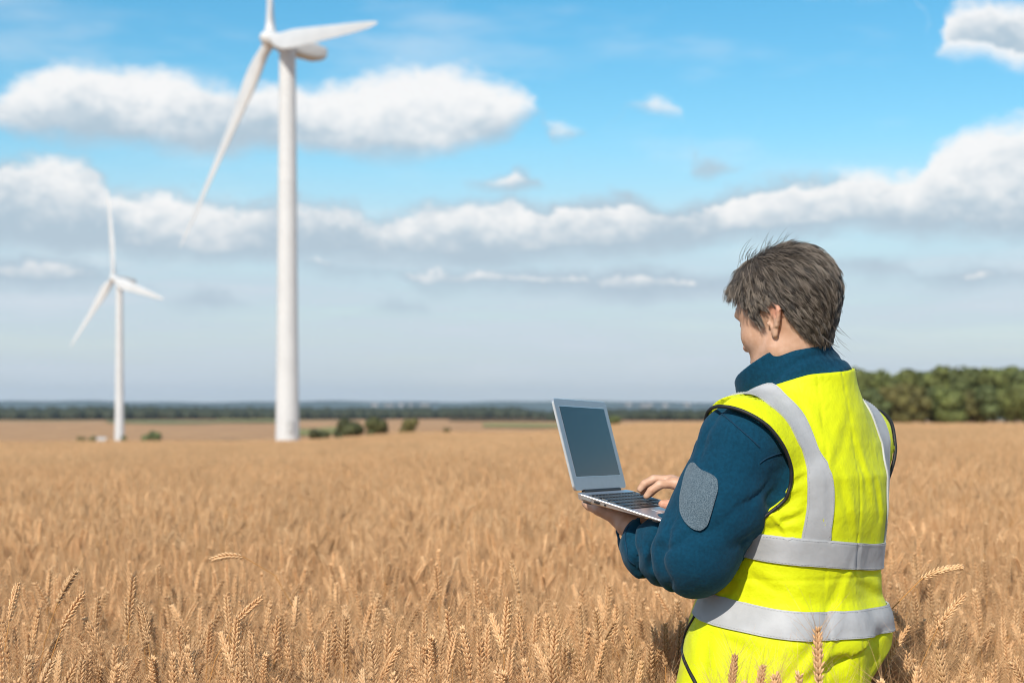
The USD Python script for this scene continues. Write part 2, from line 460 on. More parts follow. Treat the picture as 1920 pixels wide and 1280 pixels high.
# the blue ridge on the horizon
def ridge(name, dist, pys, color, label):
    us = np.linspace(-700, 2600, 200)
    x = (us - CX) / FPX * dist
    top = EYE + (HY - np.interp(us, *zip(*pys)) + 1.2 * np.sin(us * .013) + .8 * np.sin(us * .041 + 1)) / FPX * dist
    base = EYE - 46.0
    V = np.vstack([np.stack([x, np.full_like(x, dist - 900), np.full_like(x, base)], 1), np.stack([x, np.full_like(x, dist), top], 1), np.stack([x, np.full_like(x, dist + 1500), np.full_like(x, base)], 1)])
    n = len(us)
    F = []
    for k in (0, 1):
        for j in range(n - 1):
            F += [[k * n + j, k * n + j + 1, (k + 1) * n + j + 1], [k * n + j, (k + 1) * n + j + 1, (k + 1) * n + j]]
    o = part(None, name, (V, np.array(F)), simple(name + "_mat_" + str(int(dist)), color, .9, .3, 0.002, spec=.1), smooth=True)
    tag(o, label, "hills", kind="structure")


ridge("hills", 11000, [(-700, 752), (0, 752), (500, 753), (900, 752), (1300, 753), (2600, 752)], (0.07, 0.10, 0.09), "low blue hills along the far horizon")
# ------------------------------------------------------------------ wind turbines
WHITE = simple("turbine_paint", (0.60, 0.60, 0.595), 0.38, 0.04, 0.25, spec=0.4)
WHITE_D = simple("turbine_nacelle_paint", (0.47, 0.47, 0.465), 0.42, 0.05, 0.5, spec=0.4)


def blade_mesh(L, fat=1.0):
    """A blade along +z from the hub centre, chord in the rotor plane (x), twisting towards its root; +y is the upwind side."""
    S = [0.02, .04, .07, .11, .16, .21, .28, .38, .5, .62, .74, .85, .93, .98, 1.0]
    ch = [.045, .045, .05, .066, .082, .088, .083, .073, .062, .052, .043, .034, .025, .014, .004]
    th = [1, 1, .85, .55, .38, .32, .27, .23, .2, .18, .17, .16, .15, .15, .15]
    tw = [30, 30, 28, 24, 19, 16, 12, 8, 5, 3, 1.5, .5, 0, 0, 0]
    n = 20
    V = []
    for s, c, t, w in zip(S, ch, th, tw):
        k = np.arange(n) * 2 * np.pi / n
        x = np.cos(k) * .5
        rnd = t > .9
        yy = np.sin(k) * .5 * t * (1 if rnd else np.clip(1.05 - .75 * (x + .5) ** 1.5, .08, 1))
        c = c * fat
        x = x * c * L - (0 if rnd else .16 * c * L) * (-1)
        y = yy * c * L
        a = math.radians(w)
        V.append(np.stack([x * math.cos(a) - y * math.sin(a), x * math.sin(a) + y * math.cos(a) + .012 * L * s * s, np.full(n, s * L)], 1))
    V = np.vstack(V)
    m = len(S)
    i, j = np.meshgrid(np.arange(m - 1), np.arange(n), indexing="ij")
    q = np.stack([i * n + j, i * n + (j + 1) % n, (i + 1) * n + (j + 1) % n, (i + 1) * n + j], -1).reshape(-1, 4)
    F = np.vstack([q[:, [0, 1, 2]], q[:, [0, 2, 3]]])
    V = np.vstack([V, V[:n].mean(0), V[-n:].mean(0)])
    k = np.arange(n)
    F = np.vstack([F, np.stack([np.full(n, len(V) - 2), (k + 1) % n, k], 1), np.stack([np.full(n, len(V) - 1), (m - 1) * n + k, (m - 1) * n + (k + 1) % n], 1)])
    return V, F


def turbine(label, base_px, hub_px, Y, psi, a0, L, tilt, over, r0, r1):
    B = at(*base_px, Y)
    H = at(*hub_px, Y)
    n = np.array([-math.cos(psi) * math.cos(tilt), -math.sin(psi) * math.cos(tilt), math.sin(tilt)])
    e = np.cross([0, 0, 1.0], n); e /= np.linalg.norm(e)
    u = np.cross(n, e)
    t = thing("wind_turbine", label, "wind turbine", (B[0], Y, B[2]), 0, "wind turbines")
    o = np.array([B[0], Y, B[2]])
    gz = float(ground_z(B[0], Y)) - B[2] - 1.0
    h = H - o
    top = h[2] - 1.9
    zs = np.concatenate([[gz], np.linspace(0, top, 30)])
    V, F = tube([[0, 0, z] for z in zs], [r0] + list(np.interp(zs[1:], [0, top * .3, top], [r0, r0 * .88, r1])), 40)
    part(t, "tower", (V, F), WHITE, smooth=40)
    # flanges between tower sections
    for k, zf in enumerate((top * .33, top * .66)):
        rr = float(np.interp(zf, [0, top * .3, top], [r0, r0 * .88, r1])) + .03
        part(t, "tower_flange", tube([[0, 0, zf - .09], [0, 0, zf + .09]], rr, 40), WHITE, smooth=40)
    part(t, "tower_door", bevel_box(.95, .12, 2.1, .04).apply_translation([0.6, -r0 * .975, 2.4]), WHITE_D)
    # nacelle: rounded hull with a flat belly, tapering to the back
    rot = lambda pts: np.array([h + p[0] * n + p[1] * e + p[2] * u for p in pts])
    secs = [(-1.2, 1.15, -1.2, 1.2), (-2.6, 1.5, -1.6, 1.45), (-5.0, 1.55, -1.7, 1.45), (-9.4, 1.5, -1.55, 1.3), (-11.2, 1.3, -1.0, 1.15), (-11.6, 1.1, -.7, 1.0)]
    V, nn = [], 24
    for x, w, z0, z1 in secs:
        k = np.arange(nn) * 2 * np.pi / nn
        cy, cz = np.sign(np.cos(k)) * np.abs(np.cos(k)) ** .55, np.sign(np.sin(k)) * np.abs(np.sin(k)) ** .55
        V += [(x, w * a, np.where(c > 0, c * z1, -c * z0)) for a, c in zip(cy, cz)]
    V = rot(np.array([[a, b, float(c)] for a, b, c in V]) * [.86 if L < 40 else .86, 1, 1])
    m = len(secs)
    i, j = np.meshgrid(np.arange(m - 1), np.arange(nn), indexing="ij")
    q = np.stack([i * nn + j, (i + 1) * nn + j, (i + 1) * nn + (j + 1) % nn, i * nn + (j + 1) % nn], -1).reshape(-1, 4)
    F = np.vstack([q[:, [0, 1, 2]], q[:, [0, 2, 3]]])
    V = np.vstack([V, V[:nn].mean(0), V[-nn:].mean(0)])
    k = np.arange(nn)
    F = np.vstack([F, np.stack([np.full(nn, len(V) - 2), k, (k + 1) % nn], 1), np.stack([np.full(nn, len(V) - 1), (m - 1) * nn + (k + 1) % nn, (m - 1) * nn + k], 1)])
    mesh = trimesh.Trimesh(V, F, process=True); trimesh.repair.fix_normals(mesh)
    nac = part(t, "nacelle", mesh, WHITE_D, smooth=35)
    vane = cat([tube(rot([(-8.2, .4, 1.2), (-8.2, .4, 2.6)]), .05, 6), tube(rot([(-8.2, .1, 2.5), (-8.2, .9, 2.5)]), .05, 6)])
    part(nac, "wind_vane", vane, WHITE_D)
    part(t, "yaw_collar", tube([[0, 0, top - .05], [0, 0, top + .75]], r1 * 1.06, 32), WHITE_D, smooth=40)
    # spinner
    prof = [(-1.25, 1.15), (-.9, 1.38), (0, 1.45), (.7, 1.32), (1.35, .95), (1.75, .5), (1.9, .05)]
    V, F = tube(rot([(x, 0, 0) for x, _ in prof]), [r for _, r in prof], 28)
    part(t, "spinner", (V, F), WHITE, smooth=50)
    bv, bf = blade_mesh(L, 1.0 if L > 40 else 1.3)
    for k in range(3):
        a = a0 + k * 2 * np.pi / 3
        d = math.cos(a) * u + math.sin(a) * e
        c = np.cross(n, d) * -1.0
        part(t, "blade", (h + bv[:, [0]] * c + bv[:, [1]] * n + bv[:, [2]] * d, bf), WHITE, smooth=50)
    return t


turbine("huge near white wind turbine whose upper blade leaves the picture, behind the wheat", (539, 826), (507, 73), 283, .547, 3.798, 42.5, .169, 3.4, 1.98, 1.36)
turbine("smaller distant white wind turbine standing at the far left of the field", (224, 829), (213, 522), 690, .80, 6.018, 38.7, .107, 3.4, 1.95, 1.36)

# the small kiosk at the foot of the far turbine
Y = 660.0
p = at(190, 831, Y)
k = thing("transformer_kiosk", "small white kiosk left of the distant turbine's foot", "kiosk", (p[0], Y, p[2] - .6), .3)
part(k, "wall", bevel_box(3.4, 2.6, 2.9, .06).apply_translation([0, 0, 1.45]), WHITE)
part(k, "roof", bevel_box(3.7, 2.9, .25, .06).apply_translation([0, 0, 3.03]), WHITE_D)
part(k, "door", bevel_box(1.2, .1, 2.1, .03).apply_translation([-.4, -1.34, 1.25]), WHITE_D)
# ------------------------------------------------------------------ trees and bushes
HAZE = 4.5e-5
def leaf_mat(name, c, seed):
    g = Graph()
    pos = g.add("geometry") + ".position"
    rnd = g.add("object_info") + ".random"
    n1 = g.noise(pos, .55, 3.0)
    n2 = g.add("geometry") + ".random_per_island"
    a, b = tuple(x * .62 for x in c), tuple(min(1, x * 1.35) for x in c)
    col = g.mixc(g.smooth(n1, .35, .65), a, b)
    col = g.mixc(g.smooth(n2, 0.0, 1.0, 0, .45), col, (c[0] * 1.45, c[1] * 1.2, c[2] * .9))
    col = g.mixc(g.smooth(rnd, 0.0, 1.0, 0.0, .3), col, (c[0] * 1.2, c[1] * 1.05, c[2] * 1.0))
    p = g.add("principled_bsdf", {"base_color": col}, roughness=.6, specular_ior_level=.3)
    t = g.add("translucent_bsdf", {"color": col})
    return g.make(name, surface=g.add("mix_closure", {"closure1": p + ".BSDF", "closure2": t + ".BSDF"}, fac=.25) + ".closure")


LEAF = leaf_mat("leaf_olive", (0.165, 0.188, 0.056), 1)
LEAF_D = leaf_mat("leaf_dark", (0.122, 0.148, 0.052), 2)
LEAF_A = leaf_mat("leaf_autumn", (0.165, 0.150, 0.048), 3)
LEAF_B = leaf_mat("leaf_bush", (0.075, 0.080, 0.028), 5)
LEAF_F = leaf_mat("leaf_far", (0.050, 0.058, 0.026), 4)
BARK = simple("bark", (0.10, 0.075, 0.05), .9, .3, 3.0, bump=.5, bump_scale=8, bump_dist=.03)


def leaf_cloud(rng, lobes, n, size):
    """n leaf clumps (bent quads) on and inside the lobes (centre, radii)."""
    c = np.array([l[0] for l in lobes]); r = np.array([l[1] for l in lobes])
    w = (r[:, 0] * r[:, 2]); k = rng.choice(len(lobes), n, p=w / w.sum())
    d = rng.normal(size=(n, 3)); d /= np.linalg.norm(d, axis=1, keepdims=True)
    rad = np.clip(rng.normal(.92, .12, n), .45, 1.12)[:, None]
    p = c[k] + d * r[k] * rad
    nrm = d + rng.normal(size=(n, 3)) * .55; nrm /= np.linalg.norm(nrm, axis=1, keepdims=True)
    a = np.cross(nrm, rng.normal(size=(n, 3))); a /= np.linalg.norm(a, axis=1, keepdims=True)
    b = np.cross(nrm, a)
    s = size * rng.uniform(.6, 1.5, n)[:, None]
    V = np.stack([p - a * s, p - b * s * .7 + nrm * s * .18, p + a * s, p + b * s * .7 + nrm * s * .18], 1).reshape(-1, 3)
    i = np.arange(n)[:, None] * 4
    return V, np.vstack([i + [0, 1, 2], i + [0, 2, 3]])


ICO = trimesh.creation.icosphere(2, 1.0)


def lump(rng, c, r, seed):
    m = ICO
    v = np.array(m.vertices)
    v *= (.72 + .3 * meshkit.fbm(v * 2.2 + seed * 7.1, 3, seed))[:, None]
    return v * r + c, np.array(m.faces)


def tree_meshes(seed, H, W, n, bushy=False):
    rng = np.random.default_rng(seed)
    lobes = []
    z0 = .08 * H if bushy else .24 * H
    for k in range(13):
        z = rng.uniform(.12, .85)
        rr = W * .5 * (1 - .75 * abs(z - .42) ** 1.3)
        a = rng.uniform(0, 6.283)
        q = rr * rng.uniform(.3, .75)
        s = W * rng.uniform(.17, .28)
        lobes.append((np.array([q * math.cos(a), q * math.sin(a), z0 + (H - z0) * z]), np.array([s, s, s * rng.uniform(.75, 1.0)])))
    lobes.append((np.array([0, 0, z0 + (H - z0) * .5]), np.array([W * .36, W * .36, (H - z0) * .42])))
    cores = cat([lump(rng, c, r * .93, i + seed) for i, (c, r) in enumerate(lobes)])
    crown = cat([cores, leaf_cloud(rng, lobes, n, H * .034)])
    tr = [tube([[0, 0, -.8], [0, 0, H * .05], [.02 * H, .01 * H, H * .3], [.0, .02 * H, H * .6]], [H * .03, H * .024, H * .018, H * .008], 8)]
    for k in range(5):
        c, r = lobes[k]
        s = np.array([.012 * H, .006 * H, H * rng.uniform(.18, .36)])
        tr.append(tube([s, (s + c) / 2 + [0, 0, .03 * H], c], [H * .012, H * .008, H * .003], 6))
    return crown, cat(tr)


def tree(kind, label, catg, x, y, H, W, seed, mat, group, n=1500, bushy=False, rz=0.0):
    t = thing(kind, label, catg, (x, y, float(ground_z(x, y))), rz, group)
    c, tr = tree_meshes(seed, H, W, n, bushy)
    part(t, "crown", c, mat, smooth=False)
    part(t, "trunk", tr, BARK, smooth=True)
    return t


# the wood on the right: outline read off the photograph, (px, py of the top, distance, width, tint, label)
WOOD = [
    (1580, 699, 376, 9.0, 0, "olive tree peeping out right beside the person's collar"),
    (1612, 694, 372, 9.0, 0, "olive tree just right of the person's shoulder, at the wood's left end"),
    (1655, 692, 380, 8.5, 0, "low olive tree behind the person's right shoulder"),
    (1700, 688, 382, 9.0, 0, "rounded olive tree before the small notch in the wood's top line"),
    (1733, 694, 388, 7.0, 1, "shorter dark tree filling the notch in the wood's top line"),
    (1764, 682, 380, 8.0, 0, "tallest yellow green tree of the wood, with a pointed crown"),
    (1802, 686, 378, 8.5, 1, "dark round tree right of the tallest tree of the wood"),
    (1845, 689, 384, 8.5, 0, "olive tree in the wood's back row right of the dark round tree"),
    (1885, 687, 378, 9.0, 0, "broad olive tree in the back row near the right edge"),
    (1925, 690, 374, 9.0, 1, "dark tree cut by the right edge of the picture, back row"),
    (1672, 726, 340, 7.2, 2, "lower tree with rusty orange tinge in front of the wood's left end"),
    (1708, 724, 338, 7.4, 2, "front tree with orange brown top below the notch of the wood"),
    (1745, 730, 342, 7.0, 1, "dark bushy front tree under the tallest tree of the wood"),
    (1783, 728, 340, 7.0, 0, "grey green front tree in the middle of the wood's edge"),
    (1822, 730, 343, 7.2, 2, "front tree with a rusty patch low down at the wood's edge"),
    (1862, 727, 339, 7.4, 1, "dark front tree near the right end of the wood's edge"),
    (1905, 722, 336, 7.8, 0, "large front tree touching the right edge of the picture"),
    (1950, 724, 338, 8.0, 1, "dark front tree sliced off by the right edge, only a sliver showing"),
    (1640, 735, 338, 6.6, 1, "dark low tree half hidden by the person's right shoulder"),
    (1600, 722, 345, 7.0, 0, "small olive tree hidden behind the person's shoulder"),
]
rng = np.random.default_rng(5)
for k, (px, py, Yt, W, tint, label) in enumerate(WOOD):
    x = (px - CX) / FPX * Yt
    H = at(px, py, Yt)[2] - float(ground_z(x, Yt)) + .3
    tree("woodland_tree", label, "tree", x, Yt, H, W, 40 + k, (LEAF, LEAF_D, LEAF_A)[tint], "trees of the wood on the right", 2600, bushy=True, rz=float(rng.uniform(0, 6)))

# bushes of the broken hedge in the middle, and round the turbines' feet
for kind, px, pyt, pyb, Yt, wpx, mat, label in [
    ("bush", 598, 808, 824, 262, 38, LEAF_B, "low flat dark bush right of the big turbine's foot"),
    ("bush", 654, 793, 822, 262, 56, LEAF_B, "broad brownish green bush, second of the hedge right of the big turbine"),
    ("bush", 708, 783, 820, 262, 42, LEAF_B, "tallest dark green bush in the broken hedge, middle of the three"),
    ("bush", 767, 787, 815, 268, 32, LEAF_A, "russet green bush at the right end of the broken hedge"),
    ("bush", 838, 803, 815, 268, 12, LEAF_A, "tiny lone bush in the wheat right of the broken hedge"),
    ("bush", 1150, 779, 806, 240, 26, LEAF_D, "dark bush just right of the laptop's screen"),
    ("bush", 285, 811, 827, 640, 30, LEAF_D, "small dark bush right of the distant turbine's foot"),
    ("bush", 152, 821, 830, 640, 16, LEAF_A, "tiny brown bush left of the white kiosk"),
    ("bush", 172, 820, 831, 645, 14, LEAF_D, "tiny dark bush touching the white kiosk's left side"),
    ("bush", 232, 818, 829, 640, 10, LEAF_D, "tiny bush hard by the distant turbine's tower"),
]:
    x = (px - CX) / FPX * Yt
    wpx, pyt = wpx * 1.2, pyt - 2
    g0 = float(ground_z(x, Yt))
    H = at(px, pyt, Yt)[2] - min(at(px, pyb, Yt)[2], g0)
    t = thing(kind, label, "bush", (x, Yt, min(at(px, pyb, Yt)[2], g0)))
    c, tr = tree_meshes(900 + int(px), H, wpx / FPX * Yt * 1.02, 900, True)
    part(t, "crown", c, mat)
    part(t, "trunk", tr, BARK)


# distant woods and hedges: masses far away
_ico = trimesh.creation.icosphere(2, 1.0)
LUMPS = [(np.array(_ico.vertices) * (.72 + .5 * meshkit.fbm(np.array(_ico.vertices) * 1.7 + 7.3 * k, 3, k))[:, None], np.array(_ico.faces)) for k in range(24)]


def far_wood(name, label, us, tops, Y0, depth, mat, seed, size):
    rng = np.random.default_rng(seed)
    ms = []
    for u in us:
        for d in range(3):
            Yk = Y0 + depth * d / 2 + rng.uniform(-.05, .05) * depth
            uu = u + rng.uniform(-6, 6)
            x = (uu - CX) / FPX * Yk
            top = np.interp(uu, *zip(*tops)) + rng.normal(0, 1.1) + (5 - d * 2.5)
            z1 = at(uu, top, Yk)[2]
            z0 = float(ground_z(x, Yk))
            h = max(z1 - z0, size * .4)
            v, fc = LUMPS[int(rng.integers(len(LUMPS)))]
            w = size * rng.uniform(.8, 1.4)
            ms.append((v * [w, w, h * .55] + [x, Yk, z0 + h * .46], fc))
    o = part(None, name, cat(ms), mat, smooth=True)
    tag(o, label, "wood", kind="stuff")


far_wood("far_wood", "dark band of distant woodland along the left horizon", np.arange(-60, 1120, 7.0), [(-60, 764), (0, 764), (240, 761), (420, 764), (700, 764), (960, 762), (1000, 768), (1120, 772)], 2450, 900, LEAF_F, 3, 11.0)
far_wood("far_wood", "dark distant woodland behind the laptop and the person's arm", np.arange(1040, 1400, 7.0), [(1040, 772), (1100, 768), (1200, 766), (1330, 768), (1400, 772)], 1900, 700, LEAF_F, 4, 9.0)
far_wood("far_hedge", "thin dark hedge crossing the golden field left of the laptop", np.arange(850, 1060, 5.0), [(850, 795), (900, 792), (960, 791), (1060, 784)], 1250, 60, LEAF_F, 5, 3.0)

# a pale town far off on the plain
rng = np.random.default_rng(8)
ms = []
for lo, hi, n in ((700, 860, 6), (1140, 1290, 8), (1300, 1345, 1)):
    for k in range(n):
        u = rng.uniform(lo, hi); Yk = rng.uniform(7000, 8200)
        x = (u - CX) / FPX * Yk
        w, d, h = rng.uniform(14, 46), rng.uniform(12, 20), rng.uniform(4, 8)
        z = at(u, 760.5 + rng.uniform(-2, 1), Yk)[2]
        b = trimesh.creation.box([w, d, h * 2]); b.apply_translation([x, Yk, z])
        r = trimesh.creation.cylinder(d * .58, w, sections=3); r.apply_transform(trimesh.transformations.rotation_matrix(np.pi / 2, [0, 1, 0])); r.apply_translation([x, Yk, z + h * .9])
        ms += [b, r]
o = part(None, "distant_town", cat(ms), simple("town_wall", (0.28, 0.26, 0.25), .8, .2, .01))
tag(o, "pale sliver of a town on the far plain below the hills", "town", kind="stuff")

# the air: thin haze over the whole valley
hz = trimesh.creation.box([28800, 28800, 190.0]); hz.apply_translation([0, 0, -62 + 95.0])
g = Graph()
pv = g.add("principled_volume", color=(.80, .88, .97), density=HAZE, anisotropy=.3)
o = part(None, "haze", hz, g.make("haze", volume=pv + ".volume"))
tag(o, "thin pale haze over the whole valley", "haze", kind="stuff")
# ------------------------------------------------------------------ the wheat
def straw(name, a, b, c, trans=.18, rough=.55):
    g = Graph()
    tc = g.add("texture_coordinate") + ".object"
    rnd = g.add("object_info") + ".random"
    isl = g.add("geometry") + ".random_per_island"
    n = g.noise(tc, 14.0, 3.0)
    col = g.mixc(g.smooth(n, .3, .7), a, b)
    col = g.mixc(g.math("multiply", isl, .55), col, c)
    col = g.add("hsv", {"color": col, "value": g.math("multiply_add", rnd, .34, .86)}, hue=.5, saturation=1.0) + ".color"
    p = g.add("principled_bsdf", {"base_color": col}, roughness=rough, specular_ior_level=.35)
    if not trans: return g.make(name, surface=p + ".BSDF")
    t = g.add("translucent_bsdf", {"color": col})
    return g.make(name, surface=g.add("mix_closure", {"closure1": p + ".BSDF", "closure2": t + ".BSDF"}, fac=trans) + ".closure")


EARM = straw("wheat_ear", (0.61, 0.350, 0.165), (0.75, 0.48, 0.25), (0.88, 0.66, 0.41), 0)
STEM = straw("wheat_stem", (0.46, 0.205, 0.056), (0.57, 0.295, 0.097), (0.38, 0.17, 0.06), 0)
LEAFM = straw("wheat_leaf", (0.30, 0.155, 0.07), (0.42, 0.245, 0.12), (0.22, 0.11, 0.05), .3)
AWN = straw("wheat_awn", (0.66, 0.40, 0.195), (0.74, 0.48, 0.25), (0.80, 0.57, 0.33), .3)


def floret_shape(sides=5):
    prof = [(0.0, .0), (.22, .75), (.5, 1.0), (.78, .62), (1.0, .0)] if sides > 4 else [(0, 0), (.4, 1.0), (1, 0)]
    V, F = [[0, 0, 0]], []
    for z, r in prof[1:-1]:
        for k in range(sides):
            a = 2 * np.pi * k / sides
            V.append([r * math.cos(a), r * .72 * math.sin(a), z])
    V.append([0, 0, 1.0])
    m = len(prof) - 2
    for k in range(sides):
        F.append([0, 1 + (k + 1) % sides, 1 + k])
        for i in range(m - 1):
            a, b, c, d = 1 + i * sides + k, 1 + i * sides + (k + 1) % sides, 1 + (i + 1) * sides + (k + 1) % sides, 1 + (i + 1) * sides + k
            F += [[a, b, c], [a, c, d]]
        F.append([len(V) - 1, 1 + (m - 1) * sides + k, 1 + (m - 1) * sides + (k + 1) % sides])
    return np.array(V), np.array(F)


FL5, FL3 = floret_shape(5), floret_shape(3)


def frame_on(d, hint):
    d = d / np.linalg.norm(d)
    a = hint - d * (hint @ d); a /= np.linalg.norm(a) + 1e-9
    return np.stack([a, np.cross(d, a), d])


def stalk(seed, lod=0, height=.80, nod=None, lean=None, awn=1.0, ear_len=None):
    """(ear, awns, stem, leaf) meshes of one stalk, rooted at the origin."""
    rng = np.random.default_rng(seed)
    h = height * rng.uniform(.95, 1.05)
    az = rng.uniform(0, 2 * np.pi)
    lean = rng.normal(0, .07) if lean is None else lean
    nod = (abs(rng.normal(.35, .45)) if rng.random() < .8 else rng.uniform(1.0, 2.3)) if nod is None else nod
    EL = rng.uniform(.080, .106) if ear_len is None else ear_len
    dirx = np.array([math.cos(az), math.sin(az), 0])
    # the spine: a stem bending more and more towards its top, the ear going on along it
    n_s = (14, 7, 4)[lod]
    n_e = 9
    ss = np.concatenate([np.linspace(0, h, n_s), h + np.linspace(0, EL, n_e)[1:]])
    th = lean + nod * .8 * np.clip((ss - h * .78) / (h * .22 + EL), 0, 1.2) ** 1.4 + .02 * np.sin(ss * 13 + seed)
    p = np.zeros((len(ss), 3))
    for k in range(1, len(ss)):
        tm = (th[k] + th[k - 1]) / 2
        p[k] = p[k - 1] + (ss[k] - ss[k - 1]) * (math.sin(tm) * dirx + math.cos(tm) * np.array([0, 0, 1.0]))
    stem = tube(p[:n_s + 1], np.linspace(.0019, .0011, n_s + 1), (6, 4, 3)[lod], cap=False)
    es, ep = ss[n_s - 1:] - h, p[n_s - 1:]
    at_e = lambda s: np.array([np.interp(s, es, ep[:, k]) for k in range(3)])
    tan = lambda s: at_e(min(s + .004, EL)) - at_e(max(s - .004, 0))
    side0 = rng.normal(size=3)
    ears, awns = [], []
    nodes = (rng.integers(17, 22), 12, 6)[lod]
    for k in range(nodes):
        s = EL * (k + .5) / nodes * .93
        c, t = at_e(s), tan(s)
        M = frame_on(t, side0)
        sgn = 1 if k % 2 else -1
        grow = (.72 + .5 * math.sin(math.pi * (k + 1.2) / (nodes + 1.6)))
        if lod == 0:
            cfg = [(0.0, .38), (.8, .50), (-.8, .50)]
        elif lod == 1:
            cfg = [(.5, .46), (-.5, .46)]
        else:
            cfg = [(0.0, .3)]
        for j, (tw, out) in enumerate(cfg):
            out = out * rng.uniform(.8, 1.25)
            v = sgn * (math.cos(tw) * M[0] + math.sin(tw) * M[1])
            if j == 0 and lod == 0: v = sgn * M[0]
            d = math.cos(out) * M[2] + math.sin(out) * v
            L = (.0132, .0150, .026)[lod] * grow * rng.uniform(.9, 1.12)
            R = (.0028, .0046, .0078)[lod] * grow
            fv, ff = FL5 if lod == 0 else FL3
            N = frame_on(d, np.cross(v, d) + 1e-4)
            o = c + v * (.0016 if lod == 0 else .002)
            ears.append((o + fv[:, [0]] * R * N[0] + fv[:, [1]] * R * N[1] + fv[:, [2]] * L * N[2], ff))
            if awn and (lod == 0 or rng.random() < .4) and (j or lod or rng.random() < .3):
                al = awn * rng.uniform(.030, .062) * (.75 + .5 * k / nodes)
                tip = o + d * L
                dd = d + rng.normal(size=3) * .13 + .15 * v; dd /= np.linalg.norm(dd)
                w = (.00025, .0004, .0008)[lod]
                pts = [tip - d * .002, tip + dd * al * .5, tip + (dd + rng.normal(size=3) * .06 + .06 * v) * al]
                if lod: pts = [pts[0], pts[2]]
                a3 = tube(pts, np.linspace(w, w * .35, len(pts)), 3, cap=False)
                awns.append(a3)
    leaves = []
    for k in range((2, 1, 1)[lod]):
        s0 = h * rng.uniform(.35, .75)
        q = np.array([np.interp(s0, ss, p[:, i]) for i in range(3)])
        a = rng.uniform(0, 6.283); o = np.array([math.cos(a), math.sin(a), 0]); sd = np.array([-math.sin(a), math.cos(a), 0])
        LL = rng.uniform(.10, .22); w = rng.uniform(.003, .006); dr = rng.uniform(.6, 2.4)
        m = (7, 4, 3)[lod]
        V = []
        c = q.copy()
        for i in range(m):
            f = i / (m - 1)
            ang = .5 + dr * f
            ww = w * (1 - f) ** .6
            tws = rng.uniform(-.5, .5) + 1.5 * f
            s_ = sd * math.cos(tws) + np.array([0, 0, 1]) * math.sin(tws)
            V += [c - s_ * ww, c + s_ * ww]
            c = c + LL / (m - 1) * (math.sin(ang) * o + math.cos(ang) * np.array([0, 0, 1]))
        F = []
        for i in range(m - 1): F += [[2 * i, 2 * i + 1, 2 * i + 3], [2 * i, 2 * i + 3, 2 * i + 2]]
        leaves.append((np.array(V), np.array(F)))
    return cat(ears), (cat(awns) if awns else None), trimesh.Trimesh(*stem, process=False), cat(leaves), [trimesh.Trimesh(*l, process=False) for l in leaves], nod


def move(m, rz, off, s=1.0):
    c, d = math.cos(rz), math.sin(rz)
    v = np.asarray(m.vertices) @ np.array([[c, d, 0], [-d, c, 0], [0, 0, 1]]) * s + off
    return trimesh.Trimesh(v, m.faces, process=False)


def clump(lib, n, size, seed, wild=.065):
    """n stalks scattered over a size x size tile: four meshes."""
    rng = np.random.default_rng(seed)
    out = [[], [], [], []]
    g = int(math.ceil(math.sqrt(n)))
    cells = rng.permutation(g * g)[:n]
    for c in cells:
        x = ((c % g) + rng.uniform(0, 1)) / g * size - size / 2
        y = ((c // g) + rng.uniform(0, 1)) / g * size - size / 2
        st = lib[rng.integers(len(lib))]
        rz, s = rng.uniform(0, 6.283), 1 + rng.normal(0, wild)
        for k in range(4):
            if st[k] is not None: out[k].append(move(st[k], rz, [x, y, 0], s))
    return [cat(o) for o in out]


lib0 = [stalk(100 + k, 0) for k in range(16)]
lib1 = [stalk(200 + k, 1) for k in range(14)]
lib2 = [stalk(300 + k, 2) for k in range(12)]
MATS = (EARM, AWN, STEM, LEAFM)
PN = ("ear", "awns", "stem", "leaf")


def instancer(name, label, protos, spots):
    """spots: rows of (x, y, z, rotation, scale, prototype)."""
    pi = UsdGeom.PointInstancer.Define(stage, "/World/" + name)
    tag(pi, label, "wheat", kind="stuff")
    tg = []
    for k, pm in enumerate(protos):
        x = UsdGeom.Xform.Define(stage, f"/World/{name}/clump_{k:03d}")
        for nme, m, mat in zip(PN, pm, MATS):
            usdkit.mesh(stage, f"/World/{name}/clump_{k:03d}/{nme}", m, mat, smooth=(nme == "ear"))
        tg.append(x.GetPath())
    pi.CreatePrototypesRel().SetTargets(tg)
    s = np.array(spots)
    pi.CreatePositionsAttr(Vt.Vec3fArray.FromNumpy(s[:, :3].astype(np.float32)))
    q = np.zeros((len(s), 4), np.float32)
    pi.CreateOrientationsAttr(Vt.QuathArray([Gf.Quath(float(math.cos(r / 2)), 0, 0, float(math.sin(r / 2))) for r in s[:, 3]]))
    pi.CreateScalesAttr(Vt.Vec3fArray.FromNumpy(np.repeat(s[:, [4]], 3, 1).astype(np.float32)))
    pi.CreateProtoIndicesAttr(Vt.IntArray.FromNumpy(s[:, 5].astype(np.int32)))
    return pi


PERSON = np.array([.565, 3.40])


def blocked_spot(x, y, r=.30):
    dx, dy = x - PERSON[0], y - PERSON[1]
    ang = math.radians(45)
    a, b = dx * math.sin(ang) + dy * math.cos(ang), -dx * math.cos(ang) + dy * math.sin(ang)
    return (a / (r + .0)) ** 2 + ((b - .03) / (r - .03)) ** 2 < 1


def tiles(y0, y1, step, jitter, rng, margin):
    out = []
    y = y0
    while y < y1:
        w = y * .305 + margin
        x = -w
        while x < w:
            out.append((x + rng.uniform(-1, 1) * jitter, y + rng.uniform(-1, 1) * jitter))
            x += step
        y += step
    return out


